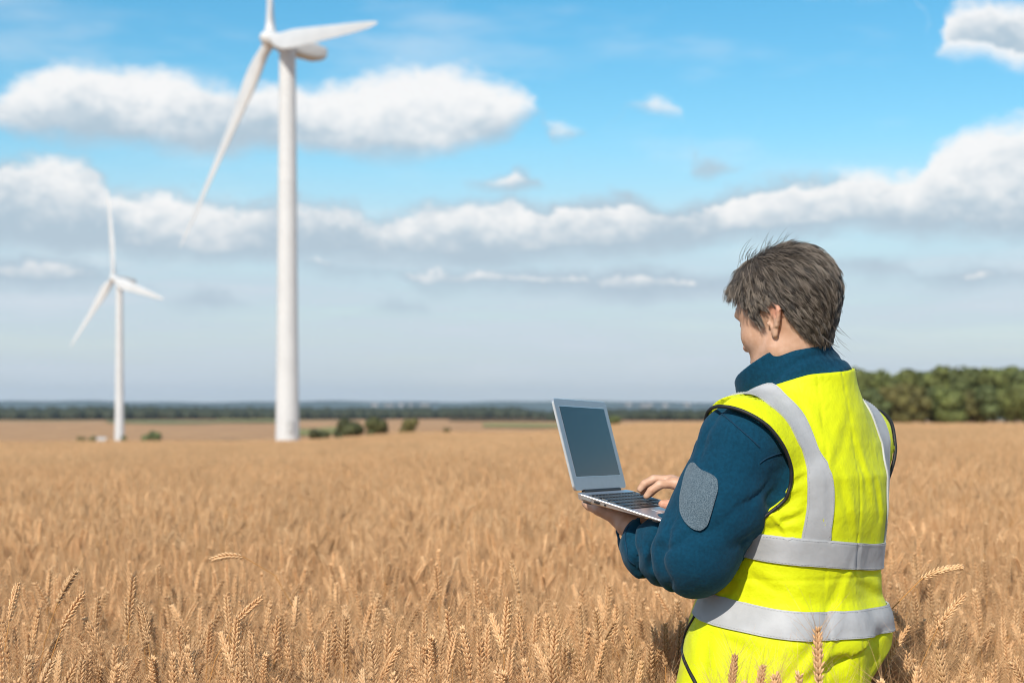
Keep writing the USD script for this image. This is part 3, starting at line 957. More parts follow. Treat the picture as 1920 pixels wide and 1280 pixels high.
rng = np.random.default_rng(77)
tall = lambda x, y: .955 + .14 * (meshkit.fbm(np.array([[x * .55, y * .55, 3.3]]), 3, 4)[0] - .5) * 2 * .6
near = []
for x, y in tiles(2.45, 8.0, .26, .05, rng, .9):
    if blocked_spot(x, y, .42): continue
    s = tall(x, y) * rng.uniform(.96, 1.05)
    near.append((x, y, float(ground_z(x, y)), rng.uniform(0, 6.283), s, rng.integers(7)))
instancer("wheat_crop", "dense ripe golden wheat filling the foreground of the field", [clump(lib0, 28, .30, 10 + k) for k in range(7)], near)
# single stalks close round the person, where whole clumps would run through the clothes
single = []
while len(single) < 340:
    x, y = PERSON + rng.uniform(-.62, .62, 2)
    if blocked_spot(x, y, .315) or not blocked_spot(x, y, .56) or (y < 3.12 and .36 < x < .85 and rng.random() < .7): continue
    single.append((x, y, float(ground_z(x, y)), rng.uniform(0, 6.283), tall(x, y) * rng.uniform(.92, 1.04), rng.integers(16)))
instancer("wheat_crop_beside", "ripe wheat standing close round the person's legs", [l[:4] for l in lib0], single)
mid = []
for x, y in tiles(8.0, 27.0, .58, .1, rng, 1.2):
    mid.append((x, y, float(ground_z(x, y)), rng.uniform(0, 6.283), tall(x, y) * rng.uniform(.97, 1.05), rng.integers(6)))
instancer("wheat_crop_middle", "ripe wheat of the middle distance, ears blurring together", [clump(lib1, 100, .66, 40 + k, .085) for k in range(6)], mid)
far = []
for x, y in tiles(27.0, 150.0, 2.5, .3, rng, 6.0):
    far.append((x, y, float(ground_z(x, y)), rng.uniform(0, 6.283), tall(x, y) * rng.uniform(.97, 1.04), rng.integers(4)))
instancer("wheat_crop_far", "ripe wheat running to the field's crest", [clump(lib2, 900, 2.9, 60 + k, .09) for k in range(4)], far)

# the nearest stalks, each a thing of its own
UsdGeom.Scope.Define(stage, "/World/Looks")
stage.CreateClassPrim("/World/_stalks")
protos = []


def stalk_class(st):
    path = f"/World/_stalks/wheat_stalk_{len(protos):03d}"
    x = UsdGeom.Xform.Define(stage, path)
    for nme, m, mat in zip(("ear", "awns", "stem"), st, MATS):
        o = usdkit.mesh(stage, f"{path}/{nme}", m, mat, smooth=(nme == "ear"))
        if nme == "awns": tag(o, kind="stuff")
    for k, l in enumerate(st[4]):
        usdkit.mesh(stage, f"{path}/leaf" + (f"_{k:03d}" if k else ""), l, LEAFM)
    protos.append(path)
    return path


for st in lib0: stalk_class(st)


def place_stalk(path, x, y, rz, s, label, group=None):
    t = thing("wheat_stalk", label, "wheat stalk", (x, y, float(ground_z(x, y))), rz, group, scale=(s, s, s))
    t.GetPrim().GetReferences().AddInternalReference(path)
    t.GetPrim().SetInstanceable(True)
    return t


# stalks one can single out: (px, py of the ear's tip, distance, nod, azimuth of the bend: 0 right, pi left, label)
HERO = [
    (1808, 1050, 3.55, 1.95, 0.0, .098, "tall wheat stalk right of the vest whose ear hangs over level to the right"),
    (1812, 1108, 3.50, 1.05, 0.0, .10, "plump slanting ear just below the level ear right of the vest"),
    (147, 1062, 3.75, .75, 0.1, .092, "slender slanting ear standing above the crop near the left edge"),
    (160, 1105, 3.60, .80, 0.2, .10, "broad bearded ear leaning right, just below the slender one near the left edge"),
    (38, 1090, 3.60, .25, 0.4, .085, "upright knobbly ear at the far left edge"),
    (492, 1112, 3.65, 1.15, 0.0, .095, "thin ear bending right into the open, left of centre"),
    (392, 1022, 4.3, 2.5, 3.14, .09, "tall stalk arched over like a hook, left of centre"),
    (265, 1125, 3.55, -.35, 0.0, .09, "upright ear leaning slightly left with a long thick straw, left foreground"),
    (1378, 1222, 3.02, .12, 0.0, .088, "upright ear standing in front of the vest's hem, the tallest of three"),
    (1430, 1243, 3.02, .2, 0.0, .075, "second ear in front of the vest's hem, middle of the three"),
    (1457, 1255, 3.00, .25, 3.1, .075, "third and lowest ear in front of the vest's hem"),
    (1160, 1150, 3.75, .7, 0.0, .09, "ear leaning right, below the person's cuff"),
    (955, 1050, 4.3, .3, 3.1, .09, "long upright ear above the crop in the middle of the picture"),
    (1705, 1170, 3.45, .75, 0.1, .1, "bearded ear leaning right against the vest's right hem"),
]
rng = np.random.default_rng(12)
for k, (px, py, Yh, nod, az, el, label) in enumerate(HERO):
    tip = at(px, py, Yh)
    g0 = float(ground_z(tip[0], Yh))
    hh = tip[2] - g0
    # build once with unit-ish height, read where the tip comes out, then correct the stem's length
    class _R: pass
    def mk(H):
        st = stalk(700 + k, 0, H, nod, .04, 1.0, el)
        return st
    H = hh - .06
    for _ in range(2):
        st = mk(H)
        v = np.asarray(st[0].vertices)
        H += hh - v[:, 2].max()
    c = np.asarray(st[2].vertices)[-6:].mean(0)
    e = v.mean(0) - c
    az0 = math.atan2(v.mean(0)[1], v.mean(0)[0])
    rz = az - az0
    far_v = v[np.argmax(np.linalg.norm(v - c, axis=1))]
    cz, sz = math.cos(rz), math.sin(rz)
    tx, ty = far_v[0] * cz - far_v[1] * sz, far_v[0] * sz + far_v[1] * cz
    p = stalk_class(st)
    place_stalk(p, tip[0] - tx, Yh - ty, rz, 1.0, label)

WHERE = [(-.30, "at the left edge"), (-.22, "left of the distant turbine's line"), (-.14, "between the two turbines' lines"), (-.07, "below the big turbine's tower"), (0.0, "left of the picture's centre"),
         (.045, "below the laptop's screen"), (.09, "just left of the person's elbow"), (.215, "in front of the vest"), (.26, "close to the right of the vest"), (.5, "near the right edge")]
count = 0
while count < 284:
    y = 2.9 + 1.35 * rng.random() ** 1.2
    x = rng.uniform(-.31, .31) * y
    if blocked_spot(x, y, .33): continue
    if x > .15 and y < 3.2 and x < .85 and rng.random() < .75: continue
    k = int(rng.integers(16))
    nod = lib0[k][5]
    look = "upright" if nod < .2 else "slightly nodding" if nod < .55 else "leaning" if nod < 1.0 else "drooping"
    s = rng.uniform(.93, 1.07)
    size = "short" if s < .975 else "tall" if s > 1.025 else "middling"
    row = "front row" if y < 3.3 else "second row" if y < 3.75 else "third row"
    where = next(w for lim, w in WHERE if x / y < lim)
    place_stalk(protos[k], x, y, rng.uniform(0, 6.283), s, f"{size} stalk with {look} ear, {row}, {where}", "nearest wheat stalks")
    count += 1
# ------------------------------------------------------------------ the person
TH = math.radians(45)
R3, F3 = np.array([math.sin(TH), math.cos(TH), 0]), np.array([-math.cos(TH), math.sin(TH), 0])
TC = np.array([.572, 3.40, 0.0])
T = lambda r, f, z: TC + r * R3 + f * F3 + np.array([0, 0, z])


def local(p):
    q = p - TC
    return q @ R3, q @ F3, p[:, 2]


# torso: height, forward shift of the axis, half width, half depth back, half depth front
TORSO = np.array([
    (.50, .055, .175, .125, .13), (.78, .05, .178, .128, .13), (.86, .045, .178, .125, .135), (.95, .03, .168, .115, .135), (1.04, .012, .155, .108, .13), (1.12, .0, .155, .112, .125),
    (1.20, -.008, .165, .120, .12), (1.27, -.012, .172, .120, .112), (1.33, -.010, .165, .108, .10), (1.39, -.005, .12, .085, .085), (1.45, .01, .075, .06, .065)])


def loft(p, tab, grow=0.0, gz=None, ex=2.3):
    r, f, z = local(p)
    c, a, bb, bf = (np.interp(z, tab[:, 0], tab[:, k]) for k in (1, 2, 3, 4))
    if gz is not None:
        ga, gb, gf, gr = (np.interp(z, gz[:, 0], gz[:, k]) for k in (1, 2, 3, 4))
        a, bb, bf = a + ga, bb + gb, bf + gf
        r = r - gr
    a, bb, bf = a + grow, bb + grow, bf + grow
    v = f - c
    b = np.where(v < 0, bb, bf)
    n = (np.abs(r / a) ** ex + np.abs(v / b) ** ex) ** (1 / ex)
    m = np.sqrt(r * r + v * v) + 1e-6
    d = m * (1 - 1 / np.maximum(n, 1e-3))
    return np.where(n < .05, -np.minimum(a, b), d) * .93


SHL, SHR = T(-.182, .002, 1.325), T(.174, .002, 1.320)      # shoulder joints
NECK0 = T(0, -.012, 1.40)


def shoulders(p, g=0.0):
    n0 = T(-.055, -.018, 1.372); n1 = T(.055, -.022, 1.384)
    d = smin(cone(p, n0, SHL, .058 + g, .062 + g), cone(p, n1, SHR, .058 + g, .062 + g), .03)
    return smin(d, cone(p, T(0, -.018, 1.35), T(-.004, -.002, 1.455), .082 + g, .078 + g), .035)


# the arms' joints (left is the near one)
ELL = at(1303, 1036, 3.265)
WRL = at(1183, 1010, 3.46)
PATCH_C = at(1308, 930, 3.21)
ELR = T(.225, .10, 1.06)
WRR = at(1296, 922, 3.47)


def fold(p, axis, o, freq, seed, amp, sharp=1.0):
    """Creases running roughly across an axis."""
    t = (p - o) @ axis
    w = meshkit.fbm(p * 9.0 + seed, 3, seed)
    s = np.sin(t * freq + w * 7.0)
    return amp * (1 - np.abs(s)) ** sharp * (.35 + .9 * meshkit.noise(p * 7 + 3 * seed, seed + 5))


def near(p, c, r):
    return np.linalg.norm(p - np.asarray(c), axis=1) < r


def sleeve_l(p, g=0.0, folds=True):
    d = cone(p, SHL, SHL + (ELL - SHL) * .55 + [.008, 0, 0], .086 + g, .081 + g)
    d = smin(d, cone(p, SHL + (ELL - SHL) * .55 + [.008, 0, 0], ELL, .080 + g, .074 + g), .04)
    d = smin(d, cone(p, ELL, ELL + (WRL - ELL) * .55 + np.array([0, 0, -.006]), .074 + g, .062 + g), .035)
    d = smin(d, cone(p, ELL + (WRL - ELL) * .55 + np.array([0, 0, -.006]), WRL, .060 + g, .043 + g), .03)
    if folds:
        ax = (WRL - ELL) / np.linalg.norm(WRL - ELL)
        t = (p - ELL) @ ax
        k = np.clip((t + .06) / .1, 0, 1)
        calm = 1 - np.exp(-(np.linalg.norm(p - PATCH_C, axis=1) / .075) ** 4)
        d = d + calm * k * (fold(p, ax, ELL, 46.0, 3, .019, 1.6) - .006)
        ua = (ELL - SHL) / np.linalg.norm(ELL - SHL)
        u = (p - SHL) @ ua
        d = d + calm * (1 - k) * np.clip(u / .1, 0, 1) * (fold(p, ua * .6 + np.array([.5, 0, -.2]), SHL, 30.0, 8, .014, 2.0) - .004)
    return d


def sleeve_r(p, g=0.0):
    d = cone(p, SHR, ELR, .070 + g, .062 + g)
    return smin(d, cone(p, ELR, WRR + (ELR - WRR) * .12, .062 + g, .045 + g), .03)


LOOSE = np.array([(.5, .02, .025, .05, 0), (.8, .02, .03, .054, 0), (.95, .02, .03, .050, 0), (1.02, .02, .025, .030, 0), (1.06, .02, .025, .02, 0), (1.2, .012, .012, .012, 0), (1.4, .0, .0, .0, 0)])


def fleece(p, g=0.0):
    d = loft(p, TORSO, g, LOOSE)
    d = smin(d, shoulders(p, g), .045)
    m = near(p, (SHL + ELL) / 2, .55)
    out = d
    if m.any():
        s = sleeve_l(p[m], g)
        out = d.copy(); out[m] = smin(d[m], s, .022)
    m = near(p, (SHR + ELR) / 2, .5)
    if m.any():
        s = sleeve_r(p[m], g)
        out = out.copy(); out[m] = smin(out[m], s, .03)
    return out


def fleece_solid(p):
    d = fleece(p)
    d = smax(d, .80 - p[:, 2], .006)
    # cut at the cuffs
    for W, E in ((WRL, ELL), (WRR, ELR)):
        ax = (W - E) / np.linalg.norm(W - E)
        t = (p - W) @ ax
        d = np.where(near(p, W, .16), smax(d, t, .010), d)
    # cut above the collar seam
    return smax(d, (p - T(0, 0, 1.452)) @ np.array([-.30 * F3[0] * -1, -.30 * F3[1] * -1, 1.0]) , .008)


# ---- vest: hangs over the fleece, widening at its hem
VESTG = np.array([(.70, .050, .05, .010, -.02), (.80, .050, .055, .012, -.02), (.90, .044, .055, .022, -.010), (.955, .042, .058, .032, .0), (.99, .038, .050, .038, .004), (1.03, .024, .030, .040, .004),
                  (1.09, .018, .020, .032, .002), (1.16, .016, .016, .026, .0), (1.25, .010, .010, .012, 0), (1.33, .004, .006, .006, 0), (1.45, .010, .010, .010, 0)])


def vest_base(p):
    d = loft(p, TORSO, .010, VESTG, 2.35)
    d = smin(d, shoulders(p, .014), .05)
    d = smin(d, cone(p, SHL, SHL + (ELL - SHL) * .26, .101, .099), .04)
    d = smin(d, cone(p, SHR, SHR + (ELR - SHR) * .26, .096, .094), .04)
    d = smin(d, cone(p, T(0, -.022, 1.37), T(.004, -.010, 1.475), .098, .0945), .03)
    r, f, z = local(p)
    # soft drape: shallow vertical flutes below, pull lines from the armholes, bunching at the right hip
    low = np.clip((1.28 - z) / .35, 0, 1)
    ang = np.arctan2(r, -f)
    d = d + low * .0050 * np.sin(ang * 7 + 1.2 + 2.2 * np.sin(z * 5)) + (.0018 + .0026 * np.clip((1.30 - z) / .06, 0, 1)) * (meshkit.fbm(p * [10, 10, 5], 3, 21) - .5) * 2 - .005 * np.maximum(0, 1 - np.abs(np.sin(z * 20 + ang * 5 + 3 * meshkit.noise(p * 6, 3))) * 5) * np.clip((-r - .02) / .1, 0, 1) * np.clip(1 - np.abs(z - 1.19) / .09, 0, 1)
    d = d + .005 * np.exp(-((z - 1.235 - .25 * (ang - .3)) / .018) ** 2) * np.clip(-r / .12, 0, 1)
    d = d - .004 * np.exp(-((z - 1.205 - .32 * (ang - .2)) / .016) ** 2) * np.clip(-r / .12, 0, 1)
    # hem folds, low on the right: cloth bunches and tucks under
    w = np.clip((ang - .15) / .9, 0, 1)
    line = .945 - .10 * (1.1 - np.minimum(ang, 1.1))
    d = d + w * np.clip((line + .012 - z) / .06, 0, 1.4) * .040 + .010 * np.exp(-((z - line + .03) / .012) ** 2) * np.clip(ang + .6, 0, 1)
    # creases from folding in the packet
    d = d + .0022 * np.exp(-((ang + .08) / .012) ** 2) + .0022 * np.exp(-((ang + .62) / .012) ** 2) + .0018 * np.exp(-((z - 1.075) / .003) ** 2)
    return d


def shoot0(f, px, Y0=2.2, tmax=2.2):
    px = np.asarray(px, float)
    d = np.stack([(px[:, 0] - CX) / FPX, np.ones(len(px)), -(px[:, 1] - HY) / FPX], 1)
    return march(f, np.array([0, 0, EYE]) + d * Y0, d, tmax=tmax)


# single pull folds: ends in the picture, depth, half width (metres)
PULLS = [((1445, 962), (1500, 925), .0055, .007), (1452, 985, 1512, 962, .005, .007), ((1484, 905), (1520, 890), .004, .006), ((1430, 990), (1500, 1000), .004, .008), ((1598, 815), (1628, 935), .0045, .009), ((1568, 875), (1592, 1000), .0040, .010),
         ((1500, 760), (1545, 850), .0035, .010), ((1600, 760), (1560, 900), .0030, .012), ((1530, 1262), (1664, 1176), .012, .012), ((1480, 1290), (1600, 1235), .007, .014), ((1400, 1075), (1480, 1115), .004, .010), ((1600, 1090), (1655, 1120), .005, .009),
         ((1340, 1195), (1420, 1225), .005, .012), ((1375, 1095), (1352, 1125), .005, .008), ((1640, 900), (1650, 985), .004, .008), ((1460, 1180), (1440, 1270), .005, .016), ((1330, 1170), (1315, 1280), .005, .014)]
PULLS = [((a[0], a[1]), (a[2], a[3]), a[4], a[5]) if not isinstance(a[0], tuple) else a for a in PULLS]
_pa, _pb = shoot0(vest_base, [a for a, b, _, _ in PULLS]), shoot0(vest_base, [b for a, b, _, _ in PULLS])


def vest_body(p, iso=0.0):
    d = vest_base(p)
    m = np.abs(d) < .05
    if m.any():
        q, e = p[m], d[m]
        for a, b, (_, _, A, w) in zip(_pa, _pb, PULLS):
            ab = b - a
            nr = np.linalg.norm(q - (a + b) / 2, axis=1) < np.linalg.norm(ab) / 2 + 5 * w
            if not nr.any(): continue
            qa = q[nr] - a
            t = np.clip(qa @ ab / (ab @ ab), 0, 1)
            s_ = np.linalg.norm(qa - t[:, None] * ab, axis=1)
            k = np.sin(np.pi * np.clip(t, .02, .98)) ** .5
            off = qa[:, 2] - t * ab[2]
            e[nr] += .68 * k * A * (np.exp(-(s_ / w) ** 2) - .55 * np.exp(-((s_ - 1.9 * w) / w) ** 2) * (off > 0))
        d = d.copy(); d[m] = e
    return d


ARM_AX = -.766 * R3 + np.array([0, 0, -.643]); ARM_AX /= np.linalg.norm(ARM_AX)
ARM_C = T(-.170, .005, 1.312)
ARM_U = np.array([0, 0, 1.0]) - ARM_AX * ARM_AX[2]; ARM_U /= np.linalg.norm(ARM_U)
ARM_V = np.cross(ARM_AX, ARM_U); ARM_V *= np.sign(ARM_V @ F3)
AR_A = np.radians([0, 15, 40, 60, 76, 93, 107, 121, 130, 150, 180])
AR_R = np.array([.102, .102, .103, .1045, .106, .109, .114, .122, .127, .108, .092])      # the armhole's outline, polar
ARM_C = ARM_C + ARM_U * .02
mir = lambda v: v - 2 * (v @ R3) * R3
ARM2_C = TC + mir(ARM_C - TC)
ARM2_AX, ARM2_U, ARM2_V = mir(ARM_AX), mir(ARM_U), mir(ARM_V)


def arm_lim(z): return .160 + .55 * np.maximum(z - 1.335, 0)


def arm_k(C): return 1.0 if (C - TC) @ R3 < 0 else .93


def arm_cut(p, C, AX, U, V):
    q = p - C
    t, u, v = q @ AX, q @ U, q @ V
    e = np.hypot(u, v) / np.interp(np.arctan2(np.abs(v), u), AR_A, AR_R * arm_k(C))
    w_ = np.clip((e - .74) / .20, 0, 1)
    tp = np.interp(np.arctan2(np.abs(v), u), np.radians([0, 60, 77, 94, 109, 122, 130]), [0, 0, .002, .008, .014, .028, .04]) - .004
    back = np.maximum((e - 1) * .1, (-.075 * (1 - w_) + tp * w_ - t) * .5)
    lat = np.abs((p - TC) @ R3)
    front = np.maximum(np.maximum(arm_lim(p[:, 2]) - lat, p[:, 2] - 1.425), 1.20 - p[:, 2])
    return np.where(v > 0, front, back)


def neck_cut(p):
    """Positive above the neckline: a tilted bowl."""
    r, f, z = local(p)
    return z - (1.474 - .30 * np.clip(f + .075, 0, .4) + .10 * r) - np.maximum(np.abs(r) - .112, 0) * 3.0


def vest_solid(p):
    d = vest_body(p)
    m = near(p, ARM_C, .3)
    if m.any(): d[m] = np.maximum(d[m], -arm_cut(p[m], ARM_C, ARM_AX, ARM_U, ARM_V))
    m = near(p, ARM2_C, .3)
    if m.any(): d[m] = np.maximum(d[m], -arm_cut(p[m], ARM2_C, ARM2_AX, ARM2_U, ARM2_V))
    d = np.maximum(d, neck_cut(p))
    return np.maximum(d, .77 - p[:, 2])


# ---- materials
def fleece_mat(name, color):
    g = Graph()
    pos = g.add("geometry") + ".position"
    n = g.noise(pos, 900.0, 3.0, .7)
    n2 = g.noise(pos, 160.0, 4.0, .65)
    n3 = g.noise(pos, 14.0, 3.0)
    col = g.mixc(g.smooth(n2, .3, .7), tuple(c * .82 for c in color), tuple(c * 1.15 for c in color))
    col = g.mixc(g.smooth(n, .62, .8, 0, .3), col, tuple(min(1, c * 1.5 + .04) for c in color))
    p = g.add("principled_bsdf", {"base_color": col}, roughness=.95, specular_ior_level=.15, sheen_weight=.12, sheen_roughness=.5, sheen_tint=(.55, .75, .9))
    h = g.math("add", g.math("add", g.math("multiply", n2, .7), g.math("multiply", n, .5)), g.math("multiply", g.noise(pos, 28.0, 3.0, .5), 3.2))
    b = g.add("bump", {"height": h}, strength=.5, distance=.0022)
    g.l.append((b + ".normal", p + ".normal"))
    return g.make(name, surface=p + ".BSDF")


def speckle_mat(name, a, b_):
    g = Graph()
    pos = g.add("geometry") + ".position"
    n = g.noise(pos, 520.0, 3.0, .75)
    col = g.mixc(g.smooth(n, .38, .62), a, b_)
    p = g.add("principled_bsdf", {"base_color": col}, roughness=.95, specular_ior_level=.15, sheen_weight=.2)
    b = g.add("bump", {"height": n}, strength=.7, distance=.002)
    g.l.append((b + ".normal", p + ".normal"))
    return g.make(name, surface=p + ".BSDF")


def vest_mat():
    g = Graph()
    pos = g.add("geometry") + ".position"
    n = g.noise(pos, 4.0, 3.0)
    w = g.noise(pos, 1500.0, 2.0)
    cr = g.noise(pos, 26.0, 4.0, .55)
    col = g.mixc(g.smooth(n, .3, .7), (.72, .775, .003), (.80, .855, .004))
    p = g.add("principled_bsdf", {"base_color": col}, roughness=.55, specular_ior_level=.25, sheen_weight=.08)
    h = g.math("add", g.math("multiply", w, .08), cr)
    b = g.add("bump", {"height": h}, strength=.5, distance=.010)
    g.l.append((b + ".normal", p + ".normal"))
    t = g.add("translucent_bsdf", {"color": col})
    return g.make("vest_yellow", surface=g.add("mix_closure", {"closure1": p + ".BSDF", "closure2": t + ".BSDF"}, fac=.12) + ".closure")


def tape_mat():
    g = Graph()
    pos = g.add("geometry") + ".position"
    n = g.noise(pos, 22.0, 4.0)
    v = g.add("voronoi_texture", {"vector": pos}, scale=9.0, feature="f1") + ".color"
    col = g.mixc(g.smooth(n, .3, .7), (.40, .40, .40), (.46, .46, .465))
    p = g.add("principled_bsdf", {"base_color": col}, roughness=.55, specular_ior_level=.3)
    b = g.add("bump", {"height": n}, strength=.3, distance=.008)
    g.l.append((b + ".normal", p + ".normal"))
    return g.make("reflective_tape", surface=p + ".BSDF")


def skin_mat():
    g = Graph()
    pos = g.add("geometry") + ".position"
    n = g.noise(pos, 45.0, 4.0)
    n2 = g.noise(pos, 500.0, 3.0, .6)
    a = g.mixc(g.smooth(n, .32, .68), (.54, .305, .195), (.63, .385, .265))
    col = g.mixc(g.smooth(n2, .5, .8, 0, .35), a, (.52, .26, .16))
    # ear rims and fingers are redder
    for c, r, amt in BLUSH:
        dd = g.add("vector_math", {"vector1": pos}, math_type="distance", vector2=tuple(map(float, c))) + ".value"
        col = g.mixc(g.smooth(dd, r, r * .4, 0, amt), col, (.60, .255, .165))
    p = g.add("principled_bsdf", {"base_color": col}, roughness=.5, specular_ior_level=.4, subsurface_weight=.12, subsurface_scale=.004, subsurface_radius=(1, .45, .3))
    b = g.add("bump", {"height": n2}, strength=.25, distance=.0006)
    g.l.append((b + ".normal", p + ".normal"))
    return g.make("skin", surface=p + ".BSDF")


BLUE = fleece_mat("fleece_blue", (.0026, .043, .082))
PATCH = speckle_mat("patch_grey", (.045, .075, .100), (.15, .20, .235))
YELLOW = vest_mat()
TAPE = tape_mat()
PIPING = simple("piping_black", (.012, .012, .012), .6, .2, 200, bump=.3, bump_scale=900)
SEAM = simple("seam_blue", (.002, .035, .075), .95, .2, 300)
STITCH = simple("stitch_grey", (.42, .42, .42), .8, .1, 300)
TROUSER = simple("trouser_navy", (.018, .022, .035), .9, .2, 60, bump=.3, bump_scale=500)
BOOT = simple("boot_leather", (.05, .032, .02), .6, .3, 60)

# ---- head frame
HYAW, HPIT, HROLL = math.radians(44), math.radians(15), math.radians(0)
hf = np.array([-math.cos(HYAW) * math.cos(HPIT), math.sin(HYAW) * math.cos(HPIT), -math.sin(HPIT)])
hs = np.array([-math.sin(HYAW), -math.cos(HYAW), 0])             # the head's left, towards the camera
hu = np.cross(hf, hs); hu *= np.sign(hu[2])
HM = np.stack([hf, hs, hu])
HC = at(1477, 603, 3.385)                                          # midway between the ears
HB = lambda q: HC + np.asarray(q, float) @ HM


def head_d(p, detail=True):
    q = (p - HC) @ HM.T
    ax = np.array([1, 1, 1.0])
    a = q * [1, 1, 1]; ab = a.copy(); ab[:, 1] = np.abs(ab[:, 1])
    E = lambda c, r: ell(a, c, r)
    A = lambda c, r: ell(ab, c, r)
    d = ell(a, (-.012, 0, .044), (.101, .076, .089))
    d = smin(d, E((.035, 0, .030), (.060, .062, .072)), .03)                 # forehead
    d = smin(d, E((.045, 0, -.030), (.046, .052, .062)), .03)                # mid face
    d = smin(d, A((.058, .036, -.016), (.024, .024, .020)), .025)            # cheekbones
    d = smin(d, cone(ab, (.008, .050, -.058), (.078, .014, -.098), .017, .016), .035)   # jaw
    d = smin(d, E((.084, 0, -.100), (.016, .018, .014)), .02)                # chin
    d = smin(d, E((.055, 0, -.075), (.040, .036, .030)), .03)
    d = smin(d, A((.080, .026, .036), (.014, .024, .008)), .016)             # brow ridge
    d = smax(d, -A((.094, .031, .017), (.016, .016, .011)), .014)            # eye sockets
    d = smin(d, A((.077, .031, .016), (.0125, .0135, .0105)), .003)          # eyeballs under the lids
    d = smin(d, cone(a, (.088, 0, .022), (.102, 0, -.020), .0075, .0092), .012)   # nose
    d = smin(d, E((.105, 0, -.023), (.011, .011, .009)), .008)
    d = smin(d, A((.096, .012, -.026), (.010, .007, .007)), .006)
    d = smax(d, -A((.099, .0065, -.034), (.006, .0035, .004)), .003)
    d = smin(d, E((.089, 0, -.056), (.014, .022, .0055)), .005)              # lips
    d = smin(d, E((.087, 0, -.067), (.013, .019, .0065)), .005)
    d = smax(d, -E((.101, 0, -.0615), (.008, .022, .0012)), .003)
    d = smin(d, cone(p, HB((-.030, 0, -.015)), T(-.004, .0, 1.425), .055, .055), .03)   # neck
    d = smin(d, cone(p, HB((.000, 0, -.06)), T(-.004, .03, 1.42), .046, .05), .03)
    return d


def ear_d(p):
    """The left ear, and its mirror image."""
    q = (p - HC) @ HM.T
    q = q.copy(); q[:, 1] = np.abs(q[:, 1])
    c = np.array([-.016, .073, -.002])
    tilt, out = math.radians(12), math.radians(15)
    x = q - c
    # ear plane: along up (slightly back) and back/outwards
    up = np.array([-math.sin(tilt), .10, math.cos(tilt)]); up /= np.linalg.norm(up)
    bk = np.array([-math.cos(out), math.sin(out), 0.0]); bk -= up * (bk @ up); bk /= np.linalg.norm(bk)
    nn = np.cross(up, bk); nn *= np.sign(nn[1])
    u, b, n = x @ up, x @ bk, x @ nn
    # outline: an egg, wide above, a lobe below
    w = np.interp(u, [-.036, -.028, -.015, 0, .015, .025, .032], [.004, .0085, .0115, .015, .0175, .0150, .004])
    cb = np.interp(u, [-.036, -.02, 0, .02, .03], [-.002, .0, .004, .006, .005])
    e = np.sqrt(((b - cb) / w) ** 2 + (np.where(u > 0, u / .033, u / .037)) ** 8)
    rim = np.abs(e - .86) * .014
    plate = np.maximum((e - 1) * .011, np.abs(n + .002) - .0030)
    helix = np.sqrt(((e - .86) * .0135) ** 2 + (n - .002) ** 2) - .0038
    helix = np.where((u < -.018) | ((b < -.004) & (u < .012)), helix + .004, helix)
    d = smin(plate, helix, .003)
    # antihelix ridge and lobe
    anti = np.sqrt((((b - .006 - 8 * np.maximum(u - .006, 0) ** 1.3) / 1.0)) ** 2 + (n - .0015) ** 2) - .0032
    anti = np.maximum(anti, np.maximum(u - .018, -.016 - u))
    d = smin(d, anti, .004)
    lobe = ell(np.stack([u, b, n], 1), (-.027, .002, .001), (.010, .0085, .0042))
    d = smin(d, lobe, .004)
    trag = ell(np.stack([u, b, n], 1), (-.008, -.0105, .003), (.0065, .0035, .004))
    d = smin(d, trag, .004)
    concha = ell(np.stack([u, b, n], 1), (-.006, -.0025, .004), (.0105, .0062, .0075))
    d = smax(d, -concha, .003)
    return d


# ---- hands: joint chains, in world space. Each finger: base, knuckle angles
def hand_d(p, H):
    d = None
    for (a, b, ra, rb) in H["palm"]:
        e = cone(p, a, b, ra, rb)
        d = e if d is None else smin(d, e, .012)
    for ch in H["fingers"]:
        e = None
        for (a, ra), (b, rb) in zip(ch[:-1], ch[1:]):
            x = cone(p, a, b, ra, rb)
            e = x if e is None else smin(e, x, .003)
        d = smin(d, e, .005)
    return d


def chain(base, dirs, lens, rad):
    pts = [(np.asarray(base, float), rad[0])]
    c = np.asarray(base, float)
    for dr, L, r in zip(dirs, lens, rad[1:]):
        c = c + np.asarray(dr, float) / np.linalg.norm(dr) * L
        pts.append((c, r))
    return pts


def rot(v, ax, ang):
    ax = np.asarray(ax, float) / np.linalg.norm(ax)
    v = np.asarray(v, float)
    return v * math.cos(ang) + np.cross(ax, v) * math.sin(ang) + ax * (ax @ v) * (1 - math.cos(ang))


